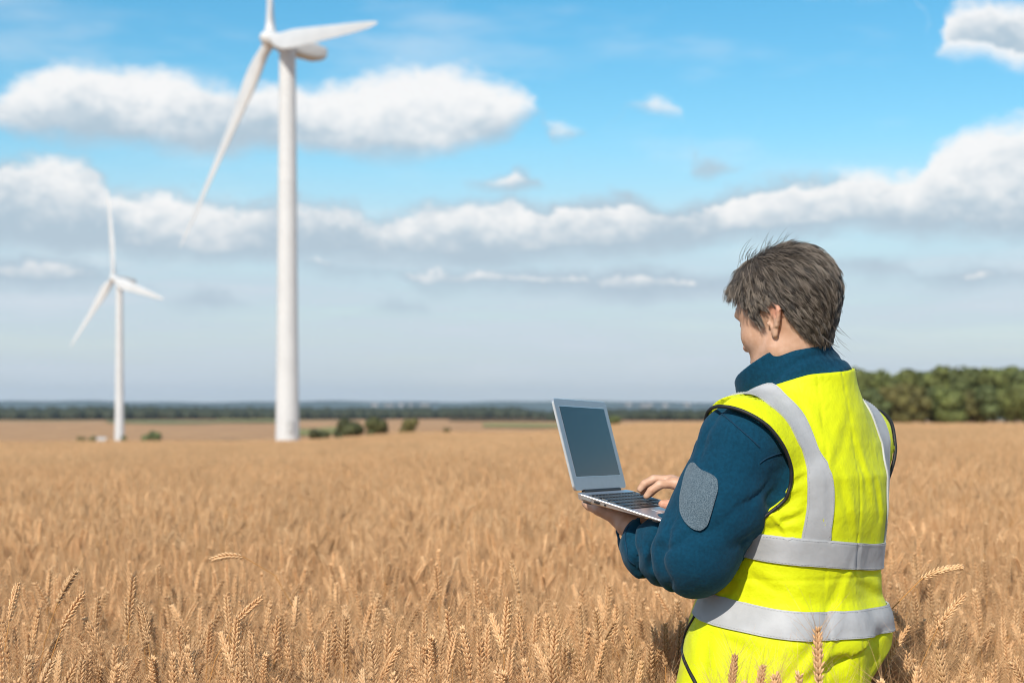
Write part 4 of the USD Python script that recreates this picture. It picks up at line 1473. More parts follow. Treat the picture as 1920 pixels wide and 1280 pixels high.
def make_hand(wrist, fwd, palm_n, thumb_side, curls, spread=.10, thumb=None, elbow=None):
    """fwd: from wrist to knuckles; palm_n: out of the palm; thumb_side: +1 / -1 along cross(fwd, palm_n)."""
    fwd = np.asarray(fwd, float); fwd /= np.linalg.norm(fwd)
    n = np.asarray(palm_n, float); n -= fwd * (n @ fwd); n /= np.linalg.norm(n)
    s = np.cross(fwd, n) * thumb_side
    H = {"palm": [], "fingers": []}
    kn = [(.030, .088, .0098), (.010, .092, .0100), (-.010, .088, .0096), (-.028, .079, .0086)]
    for (o, l, r) in kn:
        H["palm"].append((wrist + s * o * .62 - n * .002, wrist + fwd * l + s * o - n * .001, .0155, r * 1.12))
    H["palm"].append((wrist + fwd * .02 + s * .018 + n * .006, wrist + fwd * .05 + s * .026 + n * .006, .016, .014))
    H["palm"].append((wrist + fwd * .02 - s * .020 + n * .005, wrist + fwd * .065 - s * .022 + n * .004, .014, .011))
    if elbow is not None:
        ax = (elbow - wrist); ax /= np.linalg.norm(ax)
        H["palm"].append((wrist + ax * .10, wrist + s * 0.004, .031, .0215))
        H["palm"].append((wrist + ax * .06 + s * .010, wrist + s * 0.012, .024, .0185))
        H["palm"].append((wrist + ax * .06 - s * .010, wrist - s * 0.012, .024, .0180))
    lens = [(.043, .026, .021), (.047, .030, .022), (.044, .028, .022), (.034, .021, .019)]
    for k, ((o, l, r), ll, cu) in enumerate(zip(kn, lens, curls)):
        d0 = rot(fwd, n, 0) + s * spread * (1.5 - k) * .5
        d0 /= np.linalg.norm(d0)
        ax = np.cross(d0, n)
        dirs, tot = [], 0.0
        for c in cu:
            tot += c
            dirs.append(rot(d0, ax, tot))
        H["fingers"].append(chain(wrist + fwd * l + s * o, dirs, ll, (r, r * .95, r * .88, r * .72)))
    tb = wrist + fwd * .028 + s * .026 + n * .004
    H["fingers"].append(chain(tb, thumb if thumb is not None else [fwd * .6 + s * .8 + n * .2, fwd * .85 + s * .4 + n * .25, fwd * .95 + s * .1 + n * .2], (.040, .034, .027), (.0145, .0118, .0108, .0085)))
    return H


# right hand: typing, palm down, seen from its thumb side over the keyboard
wr = at(1338, 930, 3.46)


def typing_hand():
    A = lambda *q: at(*q)
    mcp = [A(1264, 905, 3.474), A(1258, 900, 3.494), A(1261, 903, 3.514), A(1268, 909, 3.531)]
    H = {"palm": [(wr + np.array([0, .014 * (k - 1.5), .0]), m, .0150, (.0118, .0120, .0115, .0105)[k]) for k, m in enumerate(mcp)], "fingers": []}
    H["palm"].append((A(1318, 936, 3.452), A(1285, 925, 3.462), .0150, .0135))
    ax = (ELR - wr) / np.linalg.norm(ELR - wr)
    H["palm"].append((wr + ax * .10, wr, .030, .021))
    fr = (.0098, .0088, .0080, .0068)
    for k, pts in enumerate(([(1237, 908, 3.470), (1221, 919, 3.469), (1212, 930, 3.469)], [(1226, 898, 3.492), (1208, 907, 3.491), (1200, 917, 3.491)],
                             [(1229, 901, 3.513), (1211, 911, 3.512), (1204, 922, 3.512)], [(1242, 908, 3.531), (1227, 918, 3.531), (1220, 927, 3.531)])):
        sc = (1, 1.02, .98, .88)[k]
        H["fingers"].append([(mcp[k], fr[0] * sc)] + [(A(*q), r * sc) for q, r in zip(pts, fr[1:])])
    H["fingers"].append([(A(1312, 938, 3.445), .0135), (A(1280, 945, 3.428), .0112), (A(1256, 946, 3.422), .0104), (A(1242, 944, 3.420), .0082)])
    return H


hand_r = typing_hand()
# left hand: palm up under the laptop, fingers reaching away beneath it
wl = at(1187, 987, 3.425)
fl = at(1159, 958, 3.505) - wl
sgn = 1 if np.cross(fl, [0, 0, 1.0])[1] < 0 else -1
hand_l = make_hand(wl, fl, np.array([.20, -.05, 1.0]), sgn, [(.12, .25, .2), (.10, .22, .2), (.08, .2, .2), (.1, .2, .2)], .22, elbow=ELL,
                   thumb=[np.array([-.8, .25, .35]), np.array([-.55, .75, .25]), np.array([-.25, .95, .1])])

BLUSH = [(HB((-.03, .085, .02)), .035, .75), (HB((.112, 0, -.02)), .02, .6), (at(1240, 942, 3.42), .04, .6), (at(1205, 915, 3.53), .05, .5), (HB((.088, 0, -.06)), .016, .8)]
SKIN = skin_mat()


def body_d(p):
    """The whole body under the clothes, one surface: head, neck, trunk, arms, hands, legs."""
    d = np.full(len(p), .2)
    def blend(m, f, k):
        if m.any(): d[m] = smin(d[m], f(p[m]), k)
    r, f, z = local(p)
    blend((z < 1.46) & (np.hypot(r, f) < .35), lambda q: smax(smin(loft(q, TORSO, -.022), shoulders(q, -.024), .02), q[:, 2] - 1.43, .01), .01)
    blend(near(p, (SHL + ELL) / 2, .4), lambda q: smin(cone(q, SHL, ELL, .046, .040), cone(q, ELL, ELL + (WRL - ELL) * .95, .040, .026), .02), .03)
    blend(near(p, (SHR + ELR) / 2, .4), lambda q: smin(cone(q, SHR, ELR, .046, .040), cone(q, ELR, ELR + (WRR - ELR) * .95, .040, .026), .02), .03)
    for s in (-1, 1):
        hip, kne, ank = T(s * .09, .03, .84), T(s * .105, .055, .47), T(s * .115, .02, .09)
        blend(z < 1.05, lambda q: smin(smin(cone(q, hip, kne, .078, .052), cone(q, kne, ank, .054, .036), .02), cone(q, ank - [0, 0, .04], ank + F3 * .15 - [0, 0, .055], .036, .028), .02), .03)
    m = near(p, HC, .27)
    if m.any():
        h = head_d(p[m])
        e = ear_d(p[m])
        h = smin(h, e, .004)
        d[m] = smin(d[m], h, .02)
    for H, c in ((hand_r, wr), (hand_l, wl)):
        m = near(p, c, .26)
        if m.any(): d[m] = smin(d[m], hand_d(p[m], H), .008)
    return d


person = thing("person", "person in yellow reflective vest and blue fleece typing on a laptop", "person", (TC[0], TC[1], 0.0))
P0 = np.array([TC[0], TC[1], 0.0])


def ppart(name, m, mat, smooth=True, label=None, parent=None, kind=None):
    v, f = (m.vertices, m.faces) if isinstance(m, trimesh.Trimesh) else m
    return part(parent or person, name, (np.asarray(v) - P0, np.asarray(f)), mat, smooth=smooth, label=label, kind=kind)


ppart("body", nets(body_d, (.02, 2.95, -.02), (1.0, 4.0, 1.78), .0037, slack=1.6), SKIN)
jacket = ppart("fleece_jacket", nets(fleece_solid, (.0, 2.9, .74), (1.05, 4.0, 1.52), .0045), BLUE, label="dark blue fleece jacket under the vest")
vest = ppart("vest", nets(vest_solid, (.15, 2.95, .70), (1.05, 3.95, 1.52), .004, slack=2.3), YELLOW, label="fluorescent yellow vest with black edging")


# ---- collar: a soft standing tube round the neck, falling away to the front
CB = T(-.008, .0, 1.440)
CT = CB + np.array([0, 0, .062]) + F3 * .035 + R3 * (-.012)
cax = (CT - CB) / np.linalg.norm(CT - CB)
ctilt = np.array([0, 0, 1.0]) + F3 * .58 + R3 * -.16; ctilt /= np.linalg.norm(ctilt)


def collar_d(p):
    q = p - CB
    t = q @ cax
    x = q - t[:, None] * cax
    r_, f_ = x @ R3, x @ F3
    rr = np.sqrt((r_ / .98) ** 2 + (f_ / 1.04) ** 2)
    ang = np.arctan2(r_, f_)
    rad = np.interp(t, [-.05, -.01, .02, .05, .075], [.088, .087, .086, .084, .083])
    rad = rad + .004 * np.sin(ang * 3 + t * 60 + 1) + .004 * np.exp(-((t - .018 - .012 * np.sin(ang * 2)) / .008) ** 2) * -1.0 + .003 * (meshkit.fbm(p * 22, 2, 4) - .5)
    d = np.abs(rr - rad) - .0045
    d = smax(d, (p - CT) @ ctilt - .003, .006)
    d = smax(d, np.where(neck_cut(p) < .004, vest_body(p) + .003, -1), .003)
    return smax(d, -.055 - t, .004)


ppart("collar", nets(collar_d, CB + [-.2, -.2, -.16], CB + [.2, .2, .16], .003), BLUE, parent=jacket)


# ---- ribbons laid on a surface
def ribbon(f, left, right, off, across=7, rows=None, thick=.0012):
    """A strip between two 3-D edge lines, pressed onto f = 0 and lifted by off."""
    left, right = np.asarray(left), np.asarray(right)
    n = len(left)
    g = left[:, None] * (1 - np.linspace(0, 1, across))[None, :, None] + right[:, None] * np.linspace(0, 1, across)[None, :, None]
    s = onto(f, g.reshape(-1, 3), 0.0, 8)
    N = grad(f, s); N /= np.linalg.norm(N, axis=1, keepdims=True)
    top = (s + N * off).reshape(n, across, 3)
    bot = (s + N * (off - thick - .002)).reshape(n, across, 3)
    V = np.vstack([top.reshape(-1, 3), bot.reshape(-1, 3)])
    i, j = np.meshgrid(np.arange(n - 1), np.arange(across - 1), indexing="ij")
    a = i * across + j
    q = np.stack([a, a + 1, a + across + 1, a + across], -1).reshape(-1, 4)
    o = n * across
    q2 = q[:, ::-1] + o
    ring = np.concatenate([np.arange(across), np.arange(1, n) * across + across - 1, (n - 1) * across + np.arange(across - 2, -1, -1), np.arange(n - 2, 0, -1) * across])
    nx = np.roll(ring, -1)
    q3 = np.stack([nx, ring, ring + o, nx + o], -1)
    m = trimesh.Trimesh(V, np.vstack([x[:, [0, 1, 2]].tolist() + x[:, [0, 2, 3]].tolist() for x in (q, q2, q3)]), process=False)
    c = (N.reshape(n, across, 3)[n // 2, across // 2])
    fn = np.cross(V[q[:, 1]] - V[q[:, 0]], V[q[:, 2]] - V[q[:, 0]])
    if (fn * N[q[:, 0]]).sum() < 0: m.invert()
    return m


def resample(pts, n):
    pts = np.asarray(pts, float)
    s = np.concatenate([[0], np.cumsum(np.linalg.norm(np.diff(pts, axis=0), axis=1))])
    from scipy.interpolate import PchipInterpolator
    return PchipInterpolator(s, pts)(np.linspace(0, s[-1], n))


def shoot(f, px, Y0=2.2, tmax=2.2):
    px = np.asarray(px, float)
    d = np.stack([(px[:, 0] - CX) / FPX, np.ones(len(px)), -(px[:, 1] - HY) / FPX], 1)
    o = np.array([0, 0, EYE]) + d * Y0
    return march(f, o, d, tmax=tmax)


def ring_line(zf, n, a0, a1, f):
    """Points of f = 0 at angles a0..a1 round the trunk (0 = straight back, + towards the right side), at height zf(angle)."""
    ang = np.linspace(a0, a1, n)
    z = zf(ang)
    d = -np.cos(ang)[:, None] * F3 + np.sin(ang)[:, None] * R3
    o = TC + d * .40 + np.stack([0 * z, 0 * z, z], 1)
    return march(f, o, -d, tmax=.39)


vb = vest_body
# ------------------------------------------------------------------ tapes, edging, patch
deg = math.radians


def band(name, ang, zc, width, a0, a1, n, off):
    zt = lambda a: np.interp(np.degrees(a), ang, zc) + width / 2
    zb = lambda a: np.interp(np.degrees(a), ang, zc) - width / 2
    from scipy.interpolate import PchipInterpolator
    P = PchipInterpolator(ang, zc)
    top = ring_line(lambda a: P(np.degrees(a)) + width / 2, n, deg(a0), deg(a1), vb)
    bot = ring_line(lambda a: P(np.degrees(a)) - width / 2, n, deg(a0), deg(a1), vb)
    tp = ppart(name, ribbon(vb, top, bot, off), TAPE, smooth=40, parent=vest)
    return tp, top, bot


def stitches(par, line, off=.0052, gap=.006, name="stitching"):
    """A row of thread stitches along a line on the vest: one small part."""
    line = resample(line, int(np.linalg.norm(np.diff(line, axis=0), axis=1).sum() / gap) * 2)
    s = onto(vb, line, 0.0, 6)
    N = grad(vb, s); N /= np.linalg.norm(N, axis=1, keepdims=True)
    s = s + N * off
    ms = [tube([s[k], s[k + 1]], .0004, 4) for k in range(0, len(s) - 1, 2)]
    return ms


st = []
inset = lambda a, b, t: a + (b - a) * t
for zc in ([-180, -110, -45, 45, 110, 180], [1.165, 1.149, 1.128, 1.109, 1.13, 1.165]), ([-180, -125, -110, -45, 45, 75, 110, 180], [1.03, 1.022, 1.014, .989, .984, .988, 1.0, 1.03]):
    first = zc[1][1] > 1.1
    tp, top, bot = band("reflective_tape", zc[0], zc[1], .052, -150 if first else -128, 150, 110, .0046)
    st += stitches(tp, inset(top, bot, .06)) + stitches(tp, inset(top, bot, .94))

LE = [(1407, 739), (1445, 762), (1475, 790), (1496, 830), (1503, 842), (1513, 881), (1513, 942), (1503, 1006), (1499, 1034)]
RE = [(1447, 719), (1482, 750), (1508, 781), (1527, 825), (1532, 839), (1554, 877), (1563, 933), (1555, 1014), (1551, 1042)]


def local_rows(P):
    r, f, z = local(np.asarray(P))
    return np.stack([r, f, z], 1)


def strap_edges(px, rs):
    q = local_rows(shoot(vb, px))
    top = q[0]
    front = np.array([[top[0] + rs * .2, .045, 1.415], [top[0] + rs * .5, .085, 1.37], [top[0] + rs, .115, 1.28], [top[0] + rs, .13, 1.17]])
    q = np.vstack([front[::-1], q])
    return q


ql, qr = strap_edges(LE, -.01), strap_edges(RE, -.01)
for side in (1, -1):
    k = np.array([side, 1, 1])
    wrap = lambda q: q * k * np.stack([1 + (.30 if side < 0 else 0) * np.clip((1.40 - q[:, 2]) / .2, 0, 1), 1 + 0 * q[:, 0], 1 + 0 * q[:, 0]], 1)
    l = resample([T(*a) for a in wrap(ql)], 60); r_ = resample([T(*a) for a in wrap(qr)], 60)
    ppart("reflective_tape", ribbon(vb, l, r_, .0034), TAPE, smooth=40, parent=vest)
    g1, g2 = inset(l, r_, .05), inset(l, r_, .95)
    st += stitches(None, g1, .0040) + stitches(None, g2, .0040)
ppart("stitching", cat(st), STITCH, smooth=False, parent=vest, kind="stuff")


def armhole(C, AX, U, V, n=120):
    """The curve where the armhole's tube meets the vest."""
    a = np.linspace(0, 2 * np.pi, n + 1)
    k = np.interp(np.arctan2(np.abs(np.sin(a)), np.cos(a)), AR_A, AR_R * arm_k(C))
    tt = np.interp(np.arctan2(np.abs(np.sin(a)), np.cos(a)), np.radians([0, 60, 93, 125, 180]), [.0, .0, .008, .045, .09])
    p = C + (k * np.cos(a))[:, None] * U + (k * np.sin(a))[:, None] * V + tt[:, None] * AX
    tube_d = lambda x: (np.hypot((x - C) @ U, (x - C) @ V) / np.interp(np.arctan2(np.abs((x - C) @ V), (x - C) @ U), AR_A, AR_R * arm_k(C)) - 1) * .1
    for _ in range(25):
        p = onto(vb, p, .001, 1)
        p = onto(tube_d, p, 0, 1)
    v = (p - C) @ V
    bk = p[n // 2:][v[n // 2:] <= .004]                      # the back half, from under the arm up to the shoulder
    sgn = np.sign((C - TC) @ R3)
    zz = np.linspace(1.395, 1.215, 26)
    fr = np.array([TC + sgn * arm_lim(z) * R3 + .40 * F3 + [0, 0, z] for z in zz])
    fr = march(vb, fr, np.repeat(-F3[None], 26, 0), tmax=.6)
    fr = fr[np.abs(vb(fr)) < .006]
    q = np.vstack([bk, fr])
    q = resample(q[np.concatenate([[True], np.linalg.norm(np.diff(q, axis=0), axis=1) > 1e-4])], 150)
    for _ in range(2): q[1:-1] = (q[:-2] + 2 * q[1:-1] + q[2:]) / 4
    return q


for args in ((ARM_C, ARM_AX, ARM_U, ARM_V), (ARM2_C, ARM2_AX, ARM2_U, ARM2_V)):
    c = armhole(*args)
    ppart("edging", tube(c, .0036, 8), PIPING, parent=vest)
slit = shoot(vb, [(1333, 1100), (1322, 1122), (1303, 1155), (1287, 1185), (1281, 1210), (1283, 1235), (1293, 1258), (1306, 1284), (1318, 1320)])
ppart("edging", tube(resample(slit, 60), .0040, 8), PIPING, parent=vest)

PL = [(1299, 868), (1294, 873), (1287, 888), (1282, 908), (1277, 936), (1277, 956), (1282, 972), (1291, 985), (1302, 992)]
PR = [(1303, 868), (1315, 880), (1336, 890), (1345, 899), (1347, 912), (1341, 938), (1333, 966), (1326, 984), (1313, 994)]
l, r_ = resample(shoot(fleece, PL), 30), resample(shoot(fleece, PR), 30)
ppart("elbow_patch", ribbon(fleece, l, r_, .0045, across=18, thick=.005), PATCH, smooth=40, parent=jacket, label="grey oval elbow patch")
for px in ([(1345, 770), (1366, 786), (1396, 812), (1424, 838)], [(1424, 868), (1438, 858), (1460, 850), (1474, 848)], [(1180, 985), (1172, 1008), (1176, 1035), (1190, 1058)]):
    s = onto(fleece, resample(shoot(fleece, px), 40), 0.0012, 4)
    ppart("seam", tube(s, .0011, 5), SEAM, parent=jacket)

# trousers and boots (down in the wheat)
def trousers_d(p):
    d = loft(p, TORSO, .004)
    d = smax(d, p[:, 2] - .90, .01); d = smax(d, .74 - p[:, 2], .03)
    for s in (-1, 1):
        hip, kne, ank = T(s * .09, .03, .82), T(s * .105, .055, .47), T(s * .115, .02, .10)
        d = smin(d, smin(cone(p, hip, kne, .098, .074), cone(p, kne, ank, .074, .066), .02), .03)
    return smax(d, .085 - p[:, 2], .006) + .004 * (meshkit.fbm(p * 14, 2, 9) - .5)


ppart("trousers", nets(trousers_d, (.1, 3.0, .04), (1.05, 3.9, .96), .009), TROUSER)
for s in (-1, 1):
    ank = T(s * .115, .02, .09)
    bd = lambda p: smax(smin(cone(p, ank + [0, 0, .06], ank - [0, 0, .03], .056, .050), smin(cone(p, ank - [0, 0, .045], ank + F3 * .15 - [0, 0, .055], .050, .042), cone(p, ank - [0, 0, .045], ank - F3 * .04 - [0, 0, .05], .05, .042), .02), .03), .004 - p[:, 2], .004)
    ppart("boot", nets(bd, ank + [-.3, -.3, -.12], ank + [.3, .3, .14], .008), BOOT)

# ------------------------------------------------------------------ hair
ZX = [-.13, -.10, -.075, -.056, -.043, -.034, -.015, .004, .014, .026, .034, .044, .058, .072, .085, .11]
ZZ = [-.078, -.074, -.066, -.050, -.012, .024, .038, .026, .000, .010, .034, .056, .070, .084, .092, .096]


def hair_line(q):
    return np.interp(q[:, 0] + .10 * np.maximum(.055 - np.abs(q[:, 1]), 0) * (q[:, 0] > .05) * -1, ZX, ZZ)


def cap_d(p):
    q = (p - HC) @ HM.T
    th = np.interp(q[:, 2], [-.07, -.03, .06, .12], [.002, .006, .012, .016])
    th = th + .007 * np.clip((q[:, 0] - .02) / .05, 0, 1) * np.clip((q[:, 2] - .075) / .03, 0, 1) - .003 * np.clip((-q[:, 0] - .03) / .04, 0, 1)
    d = head_d(p) - th - .004 * (meshkit.fbm(q * 55, 3, 6) - .4)
    return smax(d, (hair_line(q) + .006 - q[:, 2]) * .6, .006)


def hair_mat(name, root, tip):
    g = Graph()
    i = g.add("hair_info") + ".intercept"
    pos = g.add("geometry") + ".position"
    n = g.noise(pos, 120.0, 2.0)
    col = g.mixc(g.smooth(i, .1, .9), root, tip)
    col = g.mixc(g.math("multiply", n, .5), col, root)
    p = g.add("principled_bsdf", {"base_color": col}, roughness=.38, specular_ior_level=.55)
    return g.make(name, surface=p + ".BSDF")


HAIRS = [hair_mat("hair_dark", (.032, .024, .018), (.075, .055, .042)), hair_mat("hair_brown", (.090, .068, .050), (.28, .22, .165)), hair_mat("hair_light", (.24, .19, .145), (.84, .74, .60))]
CAPM = simple("hair_under", (.050, .037, .028), .75, .4, 200, bump=.8, bump_scale=420, bump_dist=.002)
hair = ppart("hair", nets(cap_d, HC - .22, HC + .22, .0035), CAPM, label="short tousled brown hair with lighter streaks")


def grow_hair():
    rng = np.random.default_rng(31)
    v, f = nets(head_d, HC - .2, HC + .2, .006)
    m = trimesh.Trimesh(v, f, process=False)
    pts, fi = trimesh.sample.sample_surface(m, 90000, seed=3)
    q = (pts - HC) @ HM.T
    ok = q[:, 2] > hair_line(q) + .002 * rng.normal(size=len(q))
    ear = (np.abs(q[:, 1]) > .062) & (q[:, 0] < .010) & (q[:, 0] > -.04) & (q[:, 2] < .03)
    q = q[ok & ~ear][:24000]
    n = len(q)
    H = lambda a: head_d(HC + a @ HM)
    def G(a, e=1.5e-3):
        g = np.stack([H(a + d) - H(a - d) for d in np.eye(3) * e], 1)
        return g / (np.linalg.norm(g, axis=1, keepdims=True) + 1e-9)
    crown = np.array([.012, .012, .135])
    nc = 2600
    cent = q[rng.choice(n, nc, replace=False)]
    from scipy.spatial import cKDTree
    _, own = cKDTree(cent).query(q + rng.normal(size=q.shape) * .0015)
    def field(a):
        N = G(a)
        v = a - crown
        v = v + np.stack([.0 * a[:, 0], .012 * rng.normal(size=len(a)) * 0, -.045 * np.ones(len(a))], 1) * np.clip((.11 - a[:, 2]) / .06, 0, 1)[:, None]
        front = np.clip((a[:, 0] - .035) / .04, 0, 1)[:, None]
        v = v + front * np.array([.05, 0, -.005])
        side = np.clip((.09 - a[:, 2]) / .08, 0, 1)[:, None] * np.clip(1 - front, 0, 1)
        v = v + side * np.array([-.055, 0, -.02])
        swirl = np.cross(N, v) * .25 * np.sign(a[:, [1]])
        v = v + swirl * np.clip((a[:, [2]] - .06) / .06, 0, 1)
        t = v - N * (v * N).sum(1, keepdims=True)
        return t / (np.linalg.norm(t, axis=1, keepdims=True) + 1e-6), N
    cl = np.interp(q[:, 2], [-.08, -.02, .05, .10, .14], [.016, .020, .029, .042, .050]) * np.interp(q[:, 0], [-.1, 0, .05, .1], [1.1, .9, .75, .75])
    clump_len = rng.uniform(.75, 1.25, nc)
    clump_dir = rng.normal(size=(nc, 3)) * .30
    L = cl * clump_len[own] * rng.uniform(.8, 1.15, n)
    K = 7
    P = np.zeros((n, K, 3)); P[:, 0] = q - G(q) * .002
    lift = np.interp(q[:, 2], [-.07, 0, .08, .14], [.004, .007, .012, .015]) * np.interp(q[:, 0], [.02, .07], [1, 1.5]) * rng.uniform(.6, 1.4, n) * (.7 + .6 * rng.random(nc))[own]
    for k in range(1, K):
        t, N = field(P[:, k - 1])
        up = np.interp(k, [1, 2, 4, 6], [1.0, .5, .12, -.02])
        d = t + N * up + clump_dir[own] * .55 + rng.normal(size=(n, 3)) * .05
        d /= np.linalg.norm(d, axis=1, keepdims=True)
        x = P[:, k - 1] + d * (L / (K - 1))[:, None]
        s = H(x)
        want = lift * min(1, k / 2.5)
        N2 = G(x)
        x = x + N2 * (np.clip(want - s, 0, .02) * .8 + np.clip(want * 1.25 - s, -.02, 0) * .55)[:, None]
        P[:, k] = x
    # tips of a clump draw together
    mean = np.zeros((nc, K, 3)); cnt = np.bincount(own, minlength=nc)[:, None, None] + 1e-9
    np.add.at(mean, own, P); mean /= cnt
    w = (np.linspace(0, 1, K) ** 1.3 * .36)[None, :, None]
    P = P * (1 - w) + mean[own] * w
    # stray hairs at the crown and the nape
    S = []
    for k in range(220):
        o = crown + rng.normal(size=3) * [.022, .025, .0]; o[2] = .128
        az = rng.uniform(0, 6.283); b = rng.uniform(.3, 1.0); ln = rng.uniform(.025, .055)
        d = np.array([-.55 + .5 * math.cos(az), math.sin(az) * .6, 1.0 * b]); d /= np.linalg.norm(d)
        s = np.linspace(0, 1, K)[:, None]
        S.append(o + s * ln * d + s ** 2 * ln * np.array([-.45, 0, -.5 * rng.random()]))
    for k in range(24):
        o = np.array([-.085 + rng.normal() * .008, rng.uniform(-.03, .05), -.045 + rng.normal() * .012])
        d = np.array([-.5, rng.normal() * .2, -1.0]); ln = rng.uniform(.02, .045)
        s = np.linspace(0, 1, K)[:, None]
        S.append(o + s * ln * d + s ** 2 * ln * np.array([.35 * rng.normal(), 0, .1]))
    tone = rng.choice(3, nc, p=[.30, .33, .37])[own]
    flip = rng.random(n) < .22
    tone[flip] = rng.integers(0, 3, flip.sum())
    P = np.concatenate([P, np.array(S)]); tone = np.concatenate([tone, rng.choice(2, len(S))])
    W = HC + P @ HM - P0
    wid = np.array([.00072, .00072, .00068, .00062, .00052, .0004, .0002])
    for k in range(3):
        c = W[tone == k]
        b = UsdGeom.BasisCurves.Define(stage, numbered(str(hair.GetPath()) + "/strands"))
        b.CreateTypeAttr("linear")
        b.CreateCurveVertexCountsAttr(Vt.IntArray.FromNumpy(np.full(len(c), K, np.int32)))
        b.CreatePointsAttr(Vt.Vec3fArray.FromNumpy(c.reshape(-1, 3).astype(np.float32)))
        b.CreateWidthsAttr(Vt.FloatArray.FromNumpy(np.tile(wid, len(c)).astype(np.float32)))
        b.SetWidthsInterpolation("vertex")
        UsdShade.MaterialBindingAPI.Apply(b.GetPrim()).Bind(HAIRS[k])
        tag(b, kind="stuff")


grow_hair()

# brows, lash lines and eyes
for s in (1, -1):
    a = np.linspace(0, 1, 9)[:, None]
    brow = np.array([.091, .012, .040]) * [1, s, 1] + a * np.array([-.022, .040, .006]) * [1, s, 1] + np.sin(a * np.pi) * np.array([0, 0, .005])
    b = onto(head_d, HB(brow), -.0004, 8)
    ppart("eyebrow", tube(b, [.0006, .0012, .0015, .0015, .0014, .0013, .0011, .0008, .0004], 6), CAPM)
    lash = np.array([.090, .020, .0115]) * [1, s, 1] + a * np.array([-.012, .024, .0005]) * [1, s, 1] - np.sin(a * np.pi) * np.array([-.002, 0, .003])
    b = onto(head_d, HB(lash), .0, 8)
    ppart("eyelash", tube(b, [.0005, .0009, .0011, .0012, .0012, .0012, .0011, .0008, .0004], 5), CAPM)
# ------------------------------------------------------------------ the laptop
OPEN = 121.0
LA = at(1080, 923, 3.335)
hx = at(1174, 917, 3.605) - LA; LW = .300; hx /= np.linalg.norm(hx)
dx = at(1258, 977, 3.285) - LA; dx -= hx * (dx @ hx); LD = .192; dx /= np.linalg.norm(dx)
nx = np.cross(hx, dx); nx *= np.sign(nx[2])
ALU = simple("aluminium", (.60, .60, .62), .30, .03, 60, metallic=.85, space="object")
ALU_E = simple("aluminium_edge", (.74, .73, .71), .25, .03, 60, metallic=.7, space="object")
BEZEL = simple("screen_bezel", (.34, .36, .39), .35, .03, 60, metallic=.35, space="object")
KEYM = simple("key_black", (.014, .015, .017), .42, .1, 300, space="object")
BLACK = simple("port_dark", (.006, .006, .006), .5, .1, 300, space="object")
RUB = simple("rubber_grey", (.20, .19, .18), .7, .1, 300, space="object")


def screen_mat():
    g = Graph()
    p = g.add("principled_bsdf", base_color=(.013, .015, .018), roughness=.10, specular_ior_level=.24)
    return g.make("screen_glass", surface=p + ".BSDF")


SCREEN = screen_mat()
LM = np.stack([hx, dx, nx])
ang = math.radians(OPEN)
lx, ly = hx, math.cos(ang) * dx + math.sin(ang) * nx               # lid: along the hinge, up the lid
lz = np.cross(lx, ly); lz = lz if lz @ dx > 0 else -lz              # towards the user
laptop = thing("laptop", "slim silver laptop held open on the person's left hand", "laptop", tuple(LA))


def lpart(par, name, m, mat, M, o=(0, 0, 0), smooth=False):
    v, f = (m.vertices, m.faces) if isinstance(m, trimesh.Trimesh) else m
    w = np.asarray(v) @ M + np.asarray(o)
    t = trimesh.Trimesh(w, np.asarray(f), process=False)
    if np.linalg.det(M) < 0: t.invert()
    return part(par, name, t, mat, smooth=smooth)


from shapely.geometry import Polygon, box as sbox
from shapely.geometry.polygon import orient


def rounded(x0, y0, x1, y1, r):
    return sbox(x0 + r, y0 + r, x1 - r, y1 - r).buffer(r, quad_segs=6)


def plate(poly, z0, z1, b=.0008):
    m = trimesh.creation.extrude_polygon(poly, z1 - z0); m.apply_translation([0, 0, z0]); return m


# base: a wedge, thick at the hinge, thin at the front, with a rounded belly
def wedge():
    V, F = [], []
    outline = np.array(rounded(0, 0, LW, LD, .012).exterior.coords)[:-1]
    n = len(outline)
    c = np.array([LW / 2, LD / 2])
    for inset_, zz in ((.0006, 0), (0, -.0012), (.0005, -.0032), (.0035, -1), (.012, -2)):
        o = c + (outline - c) * (1 - inset_ / np.array([LW / 2, LD / 2]))
        t = np.interp(outline[:, 1], [0, LD], [.0145, .0042])
        z = np.full(n, zz) if zz > -.5 else (-t * .82 if zz == -1 else -t)
        V.append(np.column_stack([o, z]))
    V = np.vstack(V)
    for k in range(4):
        for j in range(n):
            a, b = k * n + j, k * n + (j + 1) % n
            F += [[a, b + n, b], [a, a + n, b + n]]
    V = np.vstack([V, [[LW / 2, LD / 2, 0]], [[LW / 2, LD / 2, -.0093]]])
    for j in range(n):
        F += [[len(V) - 2, j, (j + 1) % n], [len(V) - 1, 4 * n + (j + 1) % n, 4 * n + j]]
    return V, np.array(F)


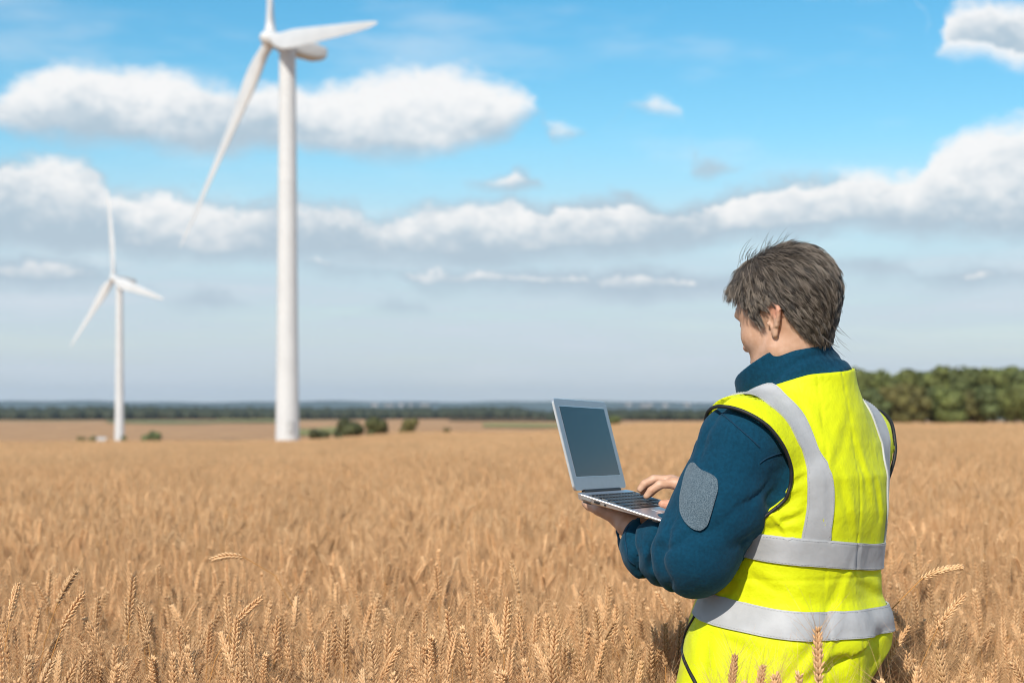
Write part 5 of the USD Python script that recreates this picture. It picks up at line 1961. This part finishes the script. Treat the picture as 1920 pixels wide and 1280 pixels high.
base = lpart(laptop, "base", wedge(), ALU_E, LM, smooth=30)
deck = lpart(laptop, "palm_rest", plate(rounded(.003, .004, LW - .003, LD - .003, .010), .0002, .0006), ALU, LM)
lpart(laptop, "touchpad", plate(rounded(LW / 2 - .048, .122, LW / 2 + .048, .182, .004), .0006, .0010), ALU, LM)
well = lpart(laptop, "keyboard", plate(rounded(.014, .020, LW - .014, .114, .003), .0006, .0009), BLACK, LM)
rows = [(.0215, .0075, [1] * 14), (.0305, .0150, [1] * 13 + [1.5]), (.0475, .0150, [1.5] + [1] * 13), (.0645, .0150, [1.8] + [1] * 11 + [1.75]), (.0815, .0150, [2.3] + [1] * 10 + [2.3]), (.0985, .0145, [1, 1, 1, 1.25, 5.2, 1.25, 1, 1, 1, 1])]
for y0, dy, ws in rows:
    tot = sum(ws); x = .016; u = (LW - .032) / tot
    for w in ws:
        kx = trimesh.creation.box([w * u - .0032, dy - .0026, .0014]); kx.apply_translation([x + w * u / 2, y0 + dy / 2, .0017])
        top = np.asarray(kx.vertices); hi = top[:, 2] > .0017
        cxy = top[:, :2].mean(0); top[hi, :2] = cxy + (top[hi, :2] - cxy) * .95
        lpart(well, "key", (top, kx.faces), KEYM, LM)
        x += w * u
# hinge barrel between base and lid
lpart(laptop, "hinge", tube([[.045, -.0015, .0005], [LW - .045, -.0015, .0005]], .0042, 10), BLACK, LM, smooth=40)
# ports on the near edge
for nme, y0, y1, z0, z1, mat in (("charging_port", .014, .034, -.0088, -.0042, RUB), ("port_opening", .041, .053, -.0088, -.0046, BLACK), ("headphone_jack", .0625, .0660, -.0085, -.0050, BLACK)):
    b = trimesh.creation.box([.0012, y1 - y0, z1 - z0]); b.apply_translation([.0006, (y0 + y1) / 2, (z0 + z1) / 2 + .0005])
    lpart(base, nme, b, mat, LM)
for fx, fy in ((.022, .020), (.022, LD - .026), (LW - .022, .020), (LW - .022, LD - .026)):
    zb = -np.interp(fy, [0, LD], [.0145, .0042])
    lpart(base, "rubber_foot", tube([[fx, fy, zb - .003], [fx, fy, zb + .001]], .0085, 18), RUB, LM, smooth=40)

# lid
OM = np.stack([lx, ly, lz])
oo = -dx * .001 + nx * .0015
LH = .190
lid = lpart(laptop, "lid", plate(rounded(0, .002, LW, LH, .010), -.0046, -.0008), ALU_E, OM, oo, smooth=30)
lpart(lid, "bezel", plate(rounded(.0012, .003, LW - .0012, LH - .0012, .009), -.0008, 0), BEZEL, OM, oo)
lpart(lid, "screen_rim", plate(rounded(.0215, .0285, LW - .0215, LH - .0150, .001), 0, .0003), ALU, OM, oo)
lpart(lid, "screen", plate(rounded(.0228, .0298, LW - .0228, LH - .0163, .001), .0003, .0007), SCREEN, OM, oo)
